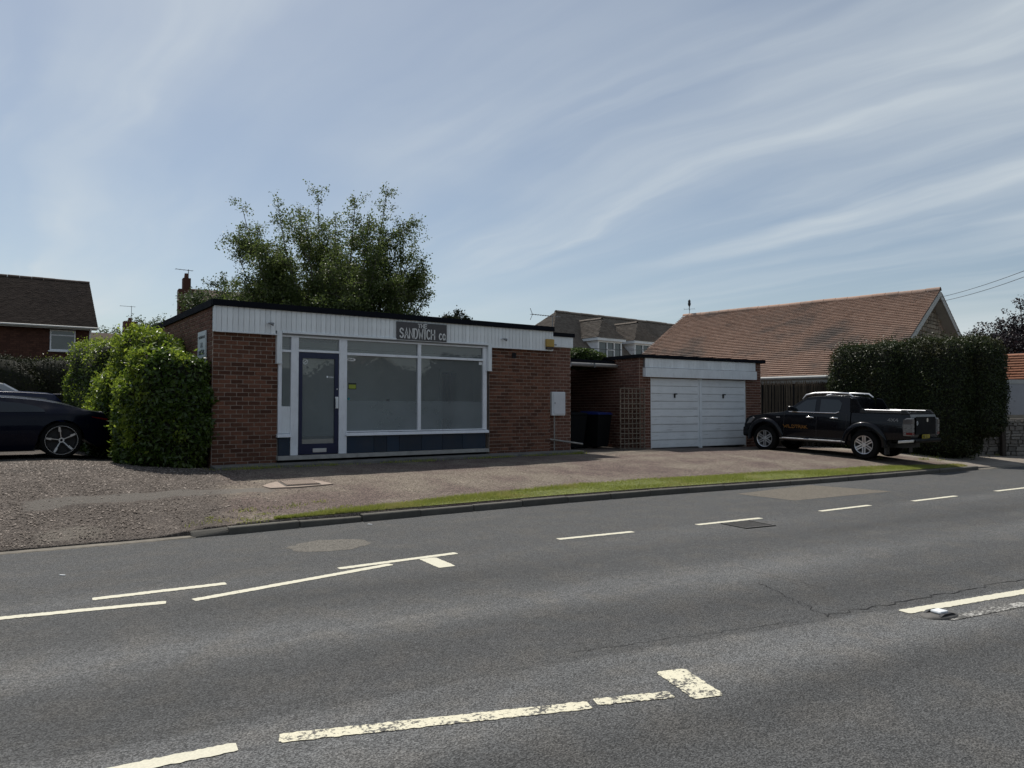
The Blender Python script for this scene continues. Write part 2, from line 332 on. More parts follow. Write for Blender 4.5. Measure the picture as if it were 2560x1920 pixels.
def fore():
    m = NT('forecourt_surface'); wp = m.geo.outputs['Position']
    sx = m.n('ShaderNodeSeparateXYZ'); m.l(wp, sx.inputs[0]); X, Y = sx.outputs[0], sx.outputs[1]
    nz = m.noise(1.4, 5, .6, vec=wp)
    # worn red-grey macadam
    big = m.math('MULTIPLY_ADD', m.noise(1.1, 7, .68, vec=wp), 1.1, .45)
    sg = m.n('ShaderNodeSeparateColor'); m.l(m.vor(62, 'F1', 'Color', wp), sg.inputs[0])
    sp = m.ramp(sg.outputs[0], .1, 1.0, .55, 1.5)
    mac = m.mix(m.ramp(m.noise(1.1, 5, vec=wp), .35, .65), (.140, .104, .090), (.165, .138, .110))
    mac = m.scale(mac, m.math('MULTIPLY', m.math('MULTIPLY', big, sp), m.math('MULTIPLY_ADD', m.noise(25, 4, .7, vec=wp), .9, .55)))
    # loose pale gravel in the yard on the left
    sg2 = m.n('ShaderNodeSeparateColor'); m.l(m.vor(52, 'F1', 'Color', wp), sg2.inputs[0])
    dist = m.vor(52, 'F1', 'Distance', wp)
    gra = m.mix(sg2.outputs[0], (.090, .073, .062), (.215, .182, .156))
    gra = m.scale(gra, m.math('MULTIPLY', m.ramp(dist, .25, .65, 1.1, .55), big))
    gm = m.ramp(m.math('ADD', X, m.math('ADD', m.math('MULTIPLY_ADD', nz, 3.0, -1.5), m.math('MULTIPLY', m.math('SUBTRACT', Y, 12.0), -.25))), 2.6, 3.6, 1, 0)
    col = m.mix(gm, mac, gra)
    # smooth tarmac trench repair and thin tan screed, with ragged rims
    def rect(x0, x1, y0, y1, slope, soft):
        yy = m.math('SUBTRACT', Y, m.math('MULTIPLY', X, slope)); jit = m.math('MULTIPLY_ADD', m.noise(2.2, 5, .65, vec=wp), .5, -.25)
        xj = m.math('ADD', X, m.math('MULTIPLY', jit, 1.2)); yj = m.math('ADD', yy, jit)
        a = m.math('MULTIPLY', m.ramp(xj, x0, x0 + soft), m.ramp(xj, x1 - soft, x1, 1, 0))
        b = m.math('MULTIPLY', m.ramp(yj, y0, y0 + .05), m.ramp(yj, y1 - .05, y1, 1, 0)); return m.math('MULTIPLY', a, b)
    fi = m.math('MULTIPLY_ADD', m.noise(70, 3, .7, vec=wp), .8, .6)
    col = m.mix(m.math('MULTIPLY', rect(.4, 3.9, 11.17, 11.62, .095, .25), .92), col, m.scale((.150, .135, .118), fi))
    col = m.mix(m.math('MULTIPLY', rect(.45, 1.4, 10.0, 10.42, .02, .3), .85), col, m.scale((.175, .155, .13), fi))
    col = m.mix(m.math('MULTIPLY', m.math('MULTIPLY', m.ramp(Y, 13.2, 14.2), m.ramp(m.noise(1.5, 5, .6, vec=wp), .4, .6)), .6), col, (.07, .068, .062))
    # pale concrete crossing by the right-hand boundary
    col = m.mix(m.ramp(m.math('ADD', X, nz), 21.3, 22.3, 0, .85), col, m.scale((.27, .24, .205), m.math('MULTIPLY', fi, big)))
    h = m.math('ADD', m.math('MULTIPLY', m.math('SUBTRACT', 1.0, dist), m.math('MULTIPLY_ADD', gm, 1.4, .25)), m.math('MULTIPLY', m.noise(55, 4, .7, vec=wp), .9))
    m.pbr(col, .9, 0, .25, m.bump(h, .8, .016)); return m.m
M['forecourt'] = fore()

g = MB().quad((-700, -700, -.012), (700, -700, -.012), (700, 700, -.012), (-700, 700, -.012)).build('ground', paint('far_grass_ground', (.06, .075, .03), .95, .3, .05)); tag(g, kind='structure')
xs = np.concatenate([np.arange(-60, -4, 4), np.arange(-4, 30, .5), np.arange(30, 91, 6)])
rv, rf = [], []
for i, x in enumerate(xs):
    for y in (-1.35 - .03 * x, 3.2, float(kerb_y(x)) + .03): rv.append((x, y, 0))
for i in range(len(xs) - 1):
    for k in range(2): rf.append((i*3+k, i*3+3+k, i*3+4+k, i*3+1+k))
road = MB().add(rv, rf).build('road', M['asphalt']); tag(road, kind='structure')
# pavement on the camera's side of the road
pv = [(x, y, z) for x in (-60, -20, 0, 10, 30, 90) for y, z in ((-6.0, .09), (-1.36 - .03 * x, .09), (-1.345 - .03 * x, -.005))]
pf = [(i*3+k, i*3+3+k, i*3+4+k, i*3+1+k) for i in range(5) for k in range(2)]
tag(MB().add(pv, pf).build('pavement', M['concrete']), kind='structure')

# forecourt: rises from the kerb to the shop
ds = np.concatenate([[.095, .10, .14], np.arange(.3, 6.2, .3), [8, 12, 20, 40, 80]])
xg = np.concatenate([np.arange(-60, -6, 6), np.arange(-6, 28, .3), np.arange(28, 91, 6)])
gx = np.repeat(xg, len(ds)); gy = kerb_y(gx) + np.tile(ds, len(xg))
rs = np.random.RandomState(3)
hh = gz(gx, gy) - .25 * (np.tile(ds, len(xg)) < .098) + (rs.rand(len(gx)) - .5) * .012 * (np.tile(ds, len(xg)) > .2)
nv = len(ds); fi = [(i*nv+k, (i+1)*nv+k, (i+1)*nv+k+1, i*nv+k+1) for i in range(len(xg)-1) for k in range(nv-1)]
fo = link('forecourt', npmesh('forecourt', np.stack([gx, gy, hh], 1), np.array(fi), M['forecourt'], True)); tag(fo, kind='structure')
M['edging'] = paint('worn_edging', (.185, .165, .135), .95, .3, 5, .6, (.08, .072, .062), bump=.5, bscale=70)
# flush edging strip where the kerb is dropped
def dropped(x0, x1, name):
    n = 24; v = []
    for i in range(n + 1):
        x = x0 + (x1 - x0) * i / n; y = float(kerb_y(x)); j = rnd.uniform(-.02, .02); t = min(.012, float(np.interp(x, ZK[:, 0], ZK[:, 1])))
        v += [(x, y - .03 + j, -.004), (x, y - .01 + j, t + .004), (x, y + .10 + rnd.uniform(-.03, .03), t + .012), (x, y + .16, t - .03)]
    return MB().add(v, [(i*4+k, i*4+4+k, i*4+5+k, i*4+1+k) for i in range(n) for k in range(3)]).build(name, M['edging'])
for a, b in ((-14, 2.23), (21.1, 30)): tag(dropped(a, b, 'dropped_kerb'), kind='structure')
# raised kerb of single stones
kerb = empty('kerb', (2.2, 9.75, 0)); tag(kerb, kind='structure')
x = 2.62; k = 0
while x < 21.0:
    L = .93 if k != 1 else .9; y0, y1 = float(kerb_y(x)), float(kerb_y(x + L)); ang = math.atan2(y1 - y0, L); tilt = 0
    dz = {0: -.006, 1: -.012}.get(k, rnd.uniform(-.006, .006)); dy = {2: -.015}.get(k, rnd.uniform(-.004, .004))
    if k == 1: tilt = R(.9)
    mb = MB().prism([(0, -.16), (.125, -.16), (.125, .1), (.02, .1), (.004, .085)], .006, L - .006, 'x')
    o = mb.build('kerb_stone', M['kerb'], kerb, bevel=.008, loc=(x - 2.2, y0 - 9.75 + dy, dz), rot=(0, tilt, ang)); x += L; k += 1
# broken end stone and rounded far end
mb = MB().prism([(0, -.1), (.2, -.1), (.23, .0), (.19, .07), (.05, .085), (-.01, .03)], 0, .42, 'x')
o = mb.build('kerb_stone', M['kerb'], kerb, loc=(0, .0, -.002), rot=(0, R(-1), R(-3)), bevel=.03)
for p in o.data.vertices: p.co += Vector((rnd.uniform(-.03, .03), rnd.uniform(-.03, .03), rnd.uniform(-.02, .015)))

# grass verge behind the kerb
GB = np.array([(2.75, 9.78), (3.0, 9.83), (3.73, 9.95), (4.53, 10.02), (5.22, 10.12), (6.34, 10.22), (7.61, 10.30), (9.03, 10.35), (10.54, 10.29), (12.62, 10.02), (15.02, 9.72), (17.82, 9.37), (19.5, 9.22), (20.95, 8.85)])
vx = np.arange(2.75, 20.95, .12); vv = []
for x in vx:
    y0, y1 = float(kerb_y(x)) + .122, float(np.interp(x, GB[:, 0], GB[:, 1])) + .03 * math.sin(x * 5) + rnd.uniform(-.02, .02); y1 = max(y1, y0 + .02)
    for t in (0, .5, 1):
        y = y0 + (y1 - y0) * t; vv.append((x, y, float(gz(x, y)) + (.012 if t < 1 else .006)))
vf = [(i*3+k, i*3+3+k, i*3+4+k, i*3+1+k) for i in range(len(vx)-1) for k in range(2)]
verge = MB().add(vv, vf).build('grass_verge', paint('verge_soil', (.14, .155, .045), .95, .3, 9)); tag(verge, kind='structure')
def blades(n, xr, fy, hmin, hmax, wid, seed):
    r = np.random.RandomState(seed); x = r.uniform(*xr, n * 2); y0, y1 = fy(x); y = y0 + (y1 - y0) * r.rand(len(x)) + r.normal(0, .02, len(x))
    keep = (y1 > y0 + .03) & (y > y0); x, y = x[keep][:n], y[keep][:n]; n = len(x); z = gz(x, y)
    patch = .6 + .6 * np.clip(np.sin(x * 1.7) * np.sin(y * 6 + x) + .5, 0, 1)
    h = r.uniform(hmin, hmax, n) * patch; a = r.uniform(0, 6.283, n); lean = r.normal(0, .45, (n, 2)) * h[:, None]
    dx, dy = np.cos(a) * wid, np.sin(a) * wid
    v = np.stack([np.stack([x - dx, y - dy, z], 1), np.stack([x + dx, y + dy, z], 1), np.stack([x + lean[:, 0], y + lean[:, 1], z + h], 1)], 1).reshape(-1, 3)
    return v, np.arange(3 * n).reshape(-1, 3)
v, f = blades(70000, (2.75, 20.9), lambda x: (kerb_y(x) + .125, np.interp(x, GB[:, 0], GB[:, 1]) + .03), .018, .062, .004, 5)
tag(link('grass', npmesh('grass', v, f, M['grass'])), 'short mown grass on the verge behind the kerb', 'grass', kind='stuff')
def tufts(spots, seed):
    r = np.random.RandomState(seed); vs = []
    for x, y, rad, h, n in spots:
        a = r.uniform(0, 6.28, n); px_ = x + r.normal(0, rad, n); py_ = y + r.normal(0, rad * .4, n); hh_ = h * r.uniform(.35, 1.1, n); w = .005
        z = gz(px_, py_); l = r.normal(0, .5, (n, 2)) * hh_[:, None]; dx, dy = np.cos(a) * w, np.sin(a) * w
        vs.append(np.stack([np.stack([px_ - dx, py_ - dy, z], 1), np.stack([px_ + dx, py_ + dy, z], 1), np.stack([px_ + l[:, 0], py_ + l[:, 1], z + hh_], 1)], 1).reshape(-1, 3))
    v = np.concatenate(vs); return v, np.arange(len(v)).reshape(-1, 3)
sp = [(rnd.uniform(3.4, 12.6), 14.18 + rnd.uniform(-.06, .03), rnd.uniform(.05, .3), rnd.uniform(.03, .10), rnd.randint(20, 90)) for _ in range(46)]
sp += [(x, float(kerb_y(x)) + rnd.uniform(.1, .9), rnd.uniform(.04, .15), rnd.uniform(.03, .06), 40) for x in [rnd.uniform(2.3, 4.4) for _ in range(16)]]
sp += [(rnd.uniform(19.5, 26), float(gz(0, 0)) + rnd.uniform(9.6, 10.6), rnd.uniform(.05, .2), rnd.uniform(.03, .09), 40) for _ in range(20)]
v, f = tufts(sp, 21); tag(link('weeds', npmesh('weeds', v, f, M['grass'])), 'thin weeds along the foot of the shop and the forecourt edges', 'weeds', kind='stuff')
# loose stones in the yard
def pebbles(n, seed):
    r = np.random.RandomState(seed); x = r.uniform(-3.5, 4.2, n); y = 10.0 + 5.6 * r.rand(n) ** 1.0
    k = (x + r.normal(0, .9, n) - (y - 12) * .25 < 3.0) & ~((y - .095 * x > 11.1) & (y - .095 * x < 11.62) & (x > .5) & (r.rand(n) < .93)); x, y = x[k], y[k]; n = len(x); z = gz(x, y)
    s = r.gamma(2.4, .0030, n).clip(.003, .021); base = np.array([(1, 0, 0), (0, 1, 0), (-1, 0, 0), (0, -1, 0), (0, 0, .75), (0, 0, -.5)], float)
    v = base[None] * r.uniform(.6, 1.3, (n, 6, 3)) * s[:, None, None]; a = r.uniform(0, 6.28, n); c, d = np.cos(a)[:, None], np.sin(a)[:, None]
    v = np.stack([v[..., 0] * c - v[..., 1] * d + x[:, None], v[..., 0] * d + v[..., 1] * c + y[:, None], v[..., 2] + z[:, None] + s[:, None] * .3], -1).reshape(-1, 3)
    t = np.array([(0, 1, 4), (1, 2, 4), (2, 3, 4), (3, 0, 4)]); f = (t[None] + 6 * np.arange(n)[:, None, None]).reshape(-1, 3)
    return v, f
def pebmat():
    m = NT('gravel_stones'); r = m.geo.outputs['Random Per Island']; col = m.mix(m.math('POWER', r, 2.3), (.065, .053, .045), (.32, .275, .24)); m.pbr(col, .9, 0, .2); return m.m
v, f = pebbles(80000, 8); tag(link('gravel', npmesh('gravel', v, f, pebmat())), 'loose pale gravel scattered over the yard at left', 'gravel', kind='stuff')

# road markings (thin thermoplastic sheets, worn)
def markmat(name, c, lo, hi):
    m = NT(name); wp = m.geo.outputs['Position']; n = m.math('ADD', m.noise(38, 5, .75, vec=wp), m.math('MULTIPLY_ADD', m.noise(5, 3, .6, vec=wp), .5, -.25))
    base = m.scale(c, m.math('MULTIPLY_ADD', m.noise(90, 3, vec=wp), .5, .75))
    m.pbr(m.mix(m.ramp(n, lo, hi), (.085, .082, .076), base), .75, 0, .35, m.bump(m.noise(120, 3, vec=wp), .5, .005)); return m.m
M['mark'] = markmat('cream_line_paint', (.62, .59, .47), .26, .36)
M['mark_worn'] = markmat('worn_line_paint', (.66, .62, .47), .41, .50)
M['mark_old'] = markmat('ghost_line_paint', (.42, .41, .38), .50, .60)
def dash(a, b, w, mat, name='lane_line', z=.004):
    a, b = Vector((*a, 0)), Vector((*b, 0)); d = (b - a).normalized(); n = Vector((-d.y, d.x, 0)); L = (b - a).length; N = max(4, int(L / .02)); v = []
    for i in range(N + 1):
        e = .82 if i in (0, N) else 1; p = a + (b - a) * i / N
        v += [tuple(p + n * (w * .5 * e + rnd.uniform(-.007, .005)) + Vector((0, 0, z))), tuple(p - n * (w * .5 * e + rnd.uniform(-.007, .005)) + Vector((0, 0, z)))]
    return MB().add(v, [(2*i, 2*i+1, 2*i+3, 2*i+2) for i in range(N)]).build(name, mat, road)
for a, b in [((.82, 7.13), (1.88, 7.05)), ((2.96, 7.04), (4.33, 7.03)), ((5.79, 7.04), (6.93, 6.90)), ((8.05, 6.79), (9.3, 6.66)), ((10.66, 6.56), (11.98, 6.48)), ((13.11, 6.33), (14.53, 6.24)), ((15.98, 6.15), (17.3, 6.05)), ((18.6, 5.95), (19.9, 5.86))]: dash(a, b, .10, M['mark'])
dash((-.6, 7.06), (1.30, 6.66), .10, M['mark']); dash((1.50, 6.60), (3.48, 6.92), .10, M['mark'])
dash((3.93, 6.97), (3.88, 6.47), .19, M['mark'], 'cross_mark')
dash((1.22, 3.61), (2.71, 3.03), .105, M['mark_worn']); dash((2.76, 3.04), (3.18, 2.87), .095, M['mark_worn'])
dash((3.46, 3.14), (3.32, 2.72), .20, M['mark_worn'], 'cross_mark'); dash((.40, 3.73), (1.03, 3.64), .10, M['mark'])
dash((5.93, 2.95), (8.6, 2.43), .11, M['mark']); dash((6.0, 2.66), (9.0, 2.13), .10, M['mark_old'], z=.005)
# surface patches
def patch(pts, mat, z, name='tarmac_patch'):
    v = [(x, y, z) for x, y in pts]; MB().quad(*v).build(name, mat, road, fix=False)
M['patch_tan'] = paint('tan_tarmac_patch', (.165, .148, .122), .9, .25, 3, .4, (.09, .085, .075), bump=.6, bscale=110)
def speckle(name, a, b):
    m = NT(name); wp = m.geo.outputs['Position']; sg = m.n('ShaderNodeSeparateColor'); m.l(m.vor(80, 'F1', 'Color', wp), sg.inputs[0])
    m.pbr(m.mix(sg.outputs[0], a, b), .9, 0, .25, m.bump(m.vor(80, 'F1', 'Distance', wp), .6, .01)); return m.m
patch([(11.55, 8.80), (11.54, 7.57), (14.33, 7.3), (14.12, 8.93)], speckle('tan_patch_aggregate', (.085, .075, .062), (.19, .17, .14)), .0025)
pp = []
for i in range(26):
    a = i / 26 * 6.283; pp.append((3.38 + .47 * math.cos(a) + rnd.uniform(-.05, .05), 8.32 + .38 * math.sin(a) + rnd.uniform(-.05, .05)))
patch(pp, speckle('worn_aggregate_patch', (.075, .07, .062), (.20, .185, .16)), .002)
M['crack'] = paint('crack_bitumen', (.012, .012, .012), .9)
def crack(pts, w):
    v = []
    for i, p in enumerate(pts):
        q0, q1 = pts[max(0, i-1)], pts[min(len(pts)-1, i+1)]; L_ = math.hypot(q1[0]-q0[0], q1[1]-q0[1]) + 1e-6; nx, ny = -(q1[1]-q0[1]) / L_, (q1[0]-q0[0]) / L_
        ww = w * rnd.uniform(.25, 1); v += [(p[0] + nx * ww, p[1] + ny * ww, .0035), (p[0] - nx * ww, p[1] - ny * ww, .0035)]
    MB().add(v, [(2*i, 2*i+1, 2*i+3, 2*i+2) for i in range(len(pts)-1)]).build('crack', M['crack'], road)
def wig(a, b, n, j): return [(a[0] + (b[0]-a[0])*t/n + rnd.uniform(-j, j), a[1] + (b[1]-a[1])*t/n + rnd.uniform(-j, j)) for t in range(n + 1)]
crack(wig((5.85, 4.22), (5.35, 3.25), 26, .025), .005); crack(wig((6.25, 4.75), (6.15, 3.75), 26, .02), .004)
crack(wig((5.35, 3.25), (9.5, 2.62), 60, .03), .007); crack(wig((3.2, 3.75), (5.0, 3.3), 30, .02), .003)

# ------------------------------------------------------------------ brickwork
BW, BH, JT, CH, CW = .212, .070, .013, .083, .225
brick_me = {}
def brick_mesh(w, mat):
    k = (round(w, 3), mat.name)
    if k not in brick_me:
        b = MB().box(-w/2 + .002, w/2 - .002, -.014, .02, -BH/2, BH/2)
        v = [(x * (.985 if y < 0 else 1), y, z * (.95 if y < 0 else 1)) for x, y, z in b.v]; b.v = v
        brick_me[k] = b.mesh('brick', mat)
    return brick_me[k]
def brick_cells(x0, x1, z0, z1, seed=0):
    """stretcher bond cells (cx, cz, w) that fill a wall rectangle, cut bricks at the ends"""
    out = []; row = 0; z = z1 - CH/2
    while z - BH/2 > z0 - .03:
        x = x0 - (CW/2 if row % 2 else 0)
        while x < x1:
            a, b = max(x, x0), min(x + BW, x1)
            if b - a > .04: out.append(((a + b)/2, z, b - a))
            x += CW
        z -= CH; row += 1
    return out
def brick_parts(parent, cells, y, mat):
    for cx, cz, w in cells:
        link('brick', brick_mesh(w, mat), parent, (cx, y + rnd.uniform(-.0025, .0015), cz), (rnd.uniform(-.01, .01), 0, rnd.uniform(-.006, .006)))
def brick_stuff(parent, walls, mat, name='brickwork'):
    """walls: list of (origin, ux, cells) in the parent's frame, joined"""
    mb = MB()
    for o, u, n, cells in walls:
        o, u, n = Vector(o), Vector(u), Vector(n)
        for cx, cz, w in cells:
            d = rnd.uniform(.009, .0145); c = o + u * cx + Vector((0, 0, cz)); h = Vector((0, 0, BH/2)); e = u * (w/2 - .002)
            q = [c - e - h, c + e - h, c + e + h, c - e + h]; fr = [p + n * d - (p - c) * .03 for p in q]
            mb.add([tuple(p) for p in q + fr], [(4, 5, 6, 7), (0, 1, 5, 4), (1, 2, 6, 5), (2, 3, 7, 6), (3, 0, 4, 7)])
    o = mb.build(name, mat, parent, fix=False); o['kind'] = 'stuff'; return o

# stroke lettering: glyphs as polylines in a unit cell
def arc(cx, cy, rx, ry, a0, a1, n=8): return [(cx + rx * math.cos(R(a0 + (a1 - a0) * i / n)), cy + ry * math.sin(R(a0 + (a1 - a0) * i / n))) for i in range(n + 1)]
GL = {
 'S': [arc(.5, .74, .45, .24, 20, 200) + [(.5, .5)] + arc(.5, .26, .45, .24, 60, -160)], 'A': [[(0, 0), (.5, 1), (1, 0)], [(.2, .36), (.8, .36)]],
 'N': [[(0, 0), (0, 1), (1, 0), (1, 1)]], 'D': [[(0, 0), (0, 1), (.5, 1)] + arc(.5, .5, .48, .5, 80, -80) + [(.5, 0), (0, 0)]],
 'W': [[(0, 1), (.22, 0), (.5, .62), (.78, 0), (1, 1)]], 'I': [[(.5, 0), (.5, 1)]], 'C': [arc(.55, .5, .52, .5, 50, 310)],
 'H': [[(0, 0), (0, 1)], [(1, 0), (1, 1)], [(0, .5), (1, .5)]], 'O': [arc(.5, .5, .5, .5, 0, 360, 14)], 'T': [[(0, 1), (1, 1)], [(.5, 1), (.5, 0)]],
 'E': [[(1, 0), (0, 0), (0, 1), (1, 1)], [(0, .52), (.8, .52)]], 'L': [[(0, 1), (0, 0), (1, 0)]], 'U': [[(0, 1), (0, .3)] + arc(.5, .3, .5, .3, 180, 360) + [(1, 1)]],
 'R': [[(0, 0), (0, 1), (.55, 1)] + arc(.55, .75, .42, .25, 80, -80) + [(0, .5)], [(.5, .5), (1, 0)]], 'M': [[(0, 0), (0, 1), (.5, .4), (1, 1), (1, 0)]],
 'P': [[(0, 0), (0, 1), (.55, 1)] + arc(.55, .75, .42, .25, 80, -80) + [(0, .5)]], 'K': [[(0, 0), (0, 1)], [(1, 1), (.05, .5), (1, 0)]], 'X': [[(0, 0), (1, 1)], [(0, 1), (1, 0)]],
 'B': [[(0, 0), (0, 1), (.55, 1)] + arc(.55, .76, .4, .24, 80, -80) + [(0, .52)] + [(.55, .52)] + arc(.55, .26, .45, .26, 80, -80) + [(0, 0)]],
 '4': [[(.75, 0), (.75, 1), (0, .32), (1, .32)]], '8': [arc(.5, .75, .4, .25, 0, 360, 12), arc(.5, .25, .48, .27, 0, 360, 12)], '0': [arc(.5, .5, .5, .5, 0, 360, 14)],
 'V': [[(0, 1), (.5, 0), (1, 1)]], 'Y': [[(0, 1), (.5, .5), (1, 1)], [(.5, .5), (.5, 0)]], 'G': [arc(.55, .5, .52, .5, 50, 350) + [(.6, .45)]], '.': [[(.4, 0), (.6, .02)]], ' ': [], '-': [[(.1, .5), (.9, .5)]], 'F': [[(0, 0), (0, 1), (1, 1)], [(0, .52), (.8, .52)]],
 'Z': [[(0, 1), (1, 1), (0, 0), (1, 0)]], 'J': [[(.8, 1), (.8, .25)] + arc(.4, .25, .4, .25, 0, -180)], 'Q': [arc(.5, .5, .5, .5, 0, 360, 14), [(.6, .3), (1, 0)]]}
def lettering(text, x, z, cw, h, gap, sw, depth, fn, slant=0.0, wob=0.0):
    """flat raised strokes; fn maps (x, z, d) -> 3-D point, d = distance off the surface"""
    mb = MB()
    for ch in text:
        wch = cw * {'I': .35, 'W': 1.3, 'M': 1.25, ' ': .7, '.': .4}.get(ch, 1)
        for pl in GL.get(ch, []):
            P = [Vector((x + p[0] * wch + slant * p[1] * h, z + p[1] * h)) for p in pl]
            P = [p + Vector((rnd.uniform(-wob, wob), rnd.uniform(-wob, wob))) for p in P]; L, Rr = [], []
            for i, p in enumerate(P):
                d0 = (p - P[i-1]).normalized() if i else (P[1] - P[0]).normalized(); d1 = (P[i+1] - p).normalized() if i < len(P)-1 else d0
                t = (d0 + d1); t = t.normalized() if t.length > 1e-4 else d1; n = Vector((-t.y, t.x)); k = min(1 / max(.45, n.dot(Vector((-d1.y, d1.x)))), 2)
                q = p.copy()
                if i == 0: q = p - d1 * sw * .5
                if i == len(P)-1: q = p + d0 * sw * .5
                L.append(q + n * sw * .5 * k); Rr.append(q - n * sw * .5 * k)
            n = len(P); v = [fn(a.x, a.y, depth) for a in L] + [fn(a.x, a.y, depth) for a in Rr] + [fn(a.x, a.y, 0) for a in L] + [fn(a.x, a.y, 0) for a in Rr]
            f = []
            for i in range(n - 1): f += [(i, i+1, n+i+1, n+i), (i, 2*n+i, 2*n+i+1, i+1), (n+i, n+i+1, 3*n+i+1, 3*n+i)]
            f += [(0, n, 3*n, 2*n), (n-1, 3*n-1, 4*n-1, 2*n-1)]; mb.add(v, f)
        x += wch + gap
    return mb

# ------------------------------------------------------------------ the shop (local frame: x along the front, y back, z up)
shop = empty('shop_building', (3.6, 14.63, .47))
tag(shop, 'low flat-roofed red brick shop with white boarded fascia and large front window', 'shop')
SH = lambda *a: (a[0] + 3.6, a[1] + 14.63, a[2] + .47)
LEN, DEP = 8.19, 9.5
# front piers with single bricks
pl = MB().box(.004, 1.24, .004, .22, -.25, 2.62).build('brick_pier', M['mortar'], shop); brick_parts(pl, brick_cells(.01, 1.236, .0, 2.60), .002, M['brick'])
pr = MB().box(6.32, 8.186, .004, .22, -.25, 2.62).build('brick_pier', M['mortar'], shop)
cells = brick_cells(6.325, 8.18, .0, 2.60); n_left = len([o for o in pl.children]); quota = 300 - n_left
cells.sort(key=lambda c: c[0]); brick_parts(pr, cells[:quota], .002, M['brick'])
brick_stuff(shop, [((0, .002, 0), (1, 0, 0), (0, -1, 0), cells[quota:])], M['brick'])
# left side wall, back, right side
MB().box(.004, .22, .224, DEP, -.25, 3.08).build('side_wall', M['mortar'], shop)
brick_stuff(shop, [((.004, DEP, 0), (0, -1, 0), (-1, 0, 0), brick_cells(0.01, DEP - .01, .0, 3.07))], M['brick_old'], 'side_brickwork')
MB().box(.224, LEN, DEP - .2, DEP - .003, -.25, 3.07).build('back_wall', M['brick_old'], shop)
MB().box(LEN - .22, LEN - .004, .224, DEP - .204, -.25, 3.07).build('side_wall', M['brick_old'], shop)
MB().box(-.03, LEN + .02, -.05, DEP + .03, 3.08, 3.13).build('roof', M['black_fascia'], shop)
MB().box(-.05, LEN + .02, -.155, -.09, 3.075, 3.19).build('roof_edge', M['black_fascia'], shop)
MB().box(-.055, -.004, -.088, DEP + .03, 3.06, 3.19).build('roof_edge', M['black_fascia'], shop)
MB().box(LEN + .004, LEN + .03, -.088, DEP, 3.06, 3.17).build('roof_edge', M['black_fascia'], shop)
# white boarded fascia
MB().box(0, LEN, -.085, .0, 2.60, 3.074).build('fascia_backing', M['board_back'], shop)
x = .03; bw = .103
MB().box(-.005, .028, -.115, 0, 2.585, 3.072).build('corner_trim', M['white'], shop)
while x < LEN - .03:
    w = min(bw, LEN - .03 - x); zb = 2.602 if (x < 1.16 or x > 6.3) else 2.665
    link('cladding_board', MB().prism([(0, -.1), (.006, -.106), (w - .010, -.106), (w - .004, -.1), (w - .004, -.084), (0, -.084)], zb, 3.073, 'z').mesh('cladding_board', M['white_boards']), shop, (x, rnd.uniform(-.0015, .0015), 0)); x += bw
MB().box(LEN - .03, LEN + .003, -.115, 0, 2.585, 3.072).build('corner_trim', M['white'], shop)
MB().box(.029, 1.185, -.118, -.03, 2.578, 2.601).build('bottom_bead', M['white'], shop)
MB().box(6.325, LEN - .031, -.118, -.03, 2.578, 2.601).build('bottom_bead', M['white'], shop)
MB().box(1.295, 6.215, -.13, -.03, 2.625, 2.664).build('head_bead', M['white'], shop)
for x0, x1 in ((1.19, 1.29), (6.22, 6.32)):
    MB().box(x0, x1, -.112, .0, 2.03, 2.664).build('drop_trim', M['white'], shop, bevel=.004)
    MB().box(x0 - .008, x1 + .008, -.12, -.0, 2.015, 2.029).build('drop_trim_cap', M['white'], shop)
# shopfront frame
F0, F1 = -.05, .05
def fr(x0, x1, z0, z1, name='frame_bar', m='frame', y0=F0, y1=F1): return MB().box(x0, x1, y0, y1, z0, z1).build(name, M[m], shop, bevel=.004)
fr(1.24, 6.215, 2.56, 2.624, 'head_rail'); fr(1.24, 1.31, .63, 2.559); fr(1.496, 1.65, .19, 2.559); fr(2.512, 2.688, .19, 2.559)
fr(4.367, 4.448, .632, 2.559, 'mullion'); fr(6.112, 6.215, .632, 2.559)
fr(1.31, 1.495, 2.255, 2.30, 'transom'); fr(1.65, 2.512, 2.272, 2.32, 'transom'); fr(2.689, 4.366, 2.249, 2.303, 'transom'); fr(4.449, 6.111, 2.249, 2.303, 'transom')
fr(1.311, 1.495, .63, 1.17, 'lower_panel', 'white', -.02, .03)
for x0, x1 in ((1.22, 1.494), (2.66, 6.25)):
    MB().prism([(-.10, .555), (.05, .555), (.05, .632), (-.09, .615)], x0, x1, 'x').build('window_sill', M['frame'], shop, bevel=.004)
fr(2.689, 4.366, .633, .655, 'bottom_rail'); fr(4.449, 6.111, .633, .655, 'bottom_rail')
def pane(x0, x1, z0, z1, m='glass', y=.0): return MB().quad((x0, y, z0), (x1, y, z0), (x1, y, z1), (x0, y, z1)).build('pane', M[m], shop, fix=False)
pane(1.31, 1.496, 1.17, 2.255); pane(1.31, 1.496, 2.30, 2.56); big1 = pane(2.688, 4.367, 1.292, 2.249); pane(2.688, 4.367, 2.303, 2.56); pane(4.448, 6.112, 1.292, 2.249); pane(2.688, 4.367, .65, 1.291, 'frosted'); pane(4.448, 6.112, .65, 1.291, 'frosted'); pane(4.448, 6.112, 2.303, 2.56)
pane(1.65, 2.512, 2.32, 2.56)
MB().box(1.66, 2.50, .06, .066, 2.50, 2.55).build('fanlight_blind', M['dark'], shop)
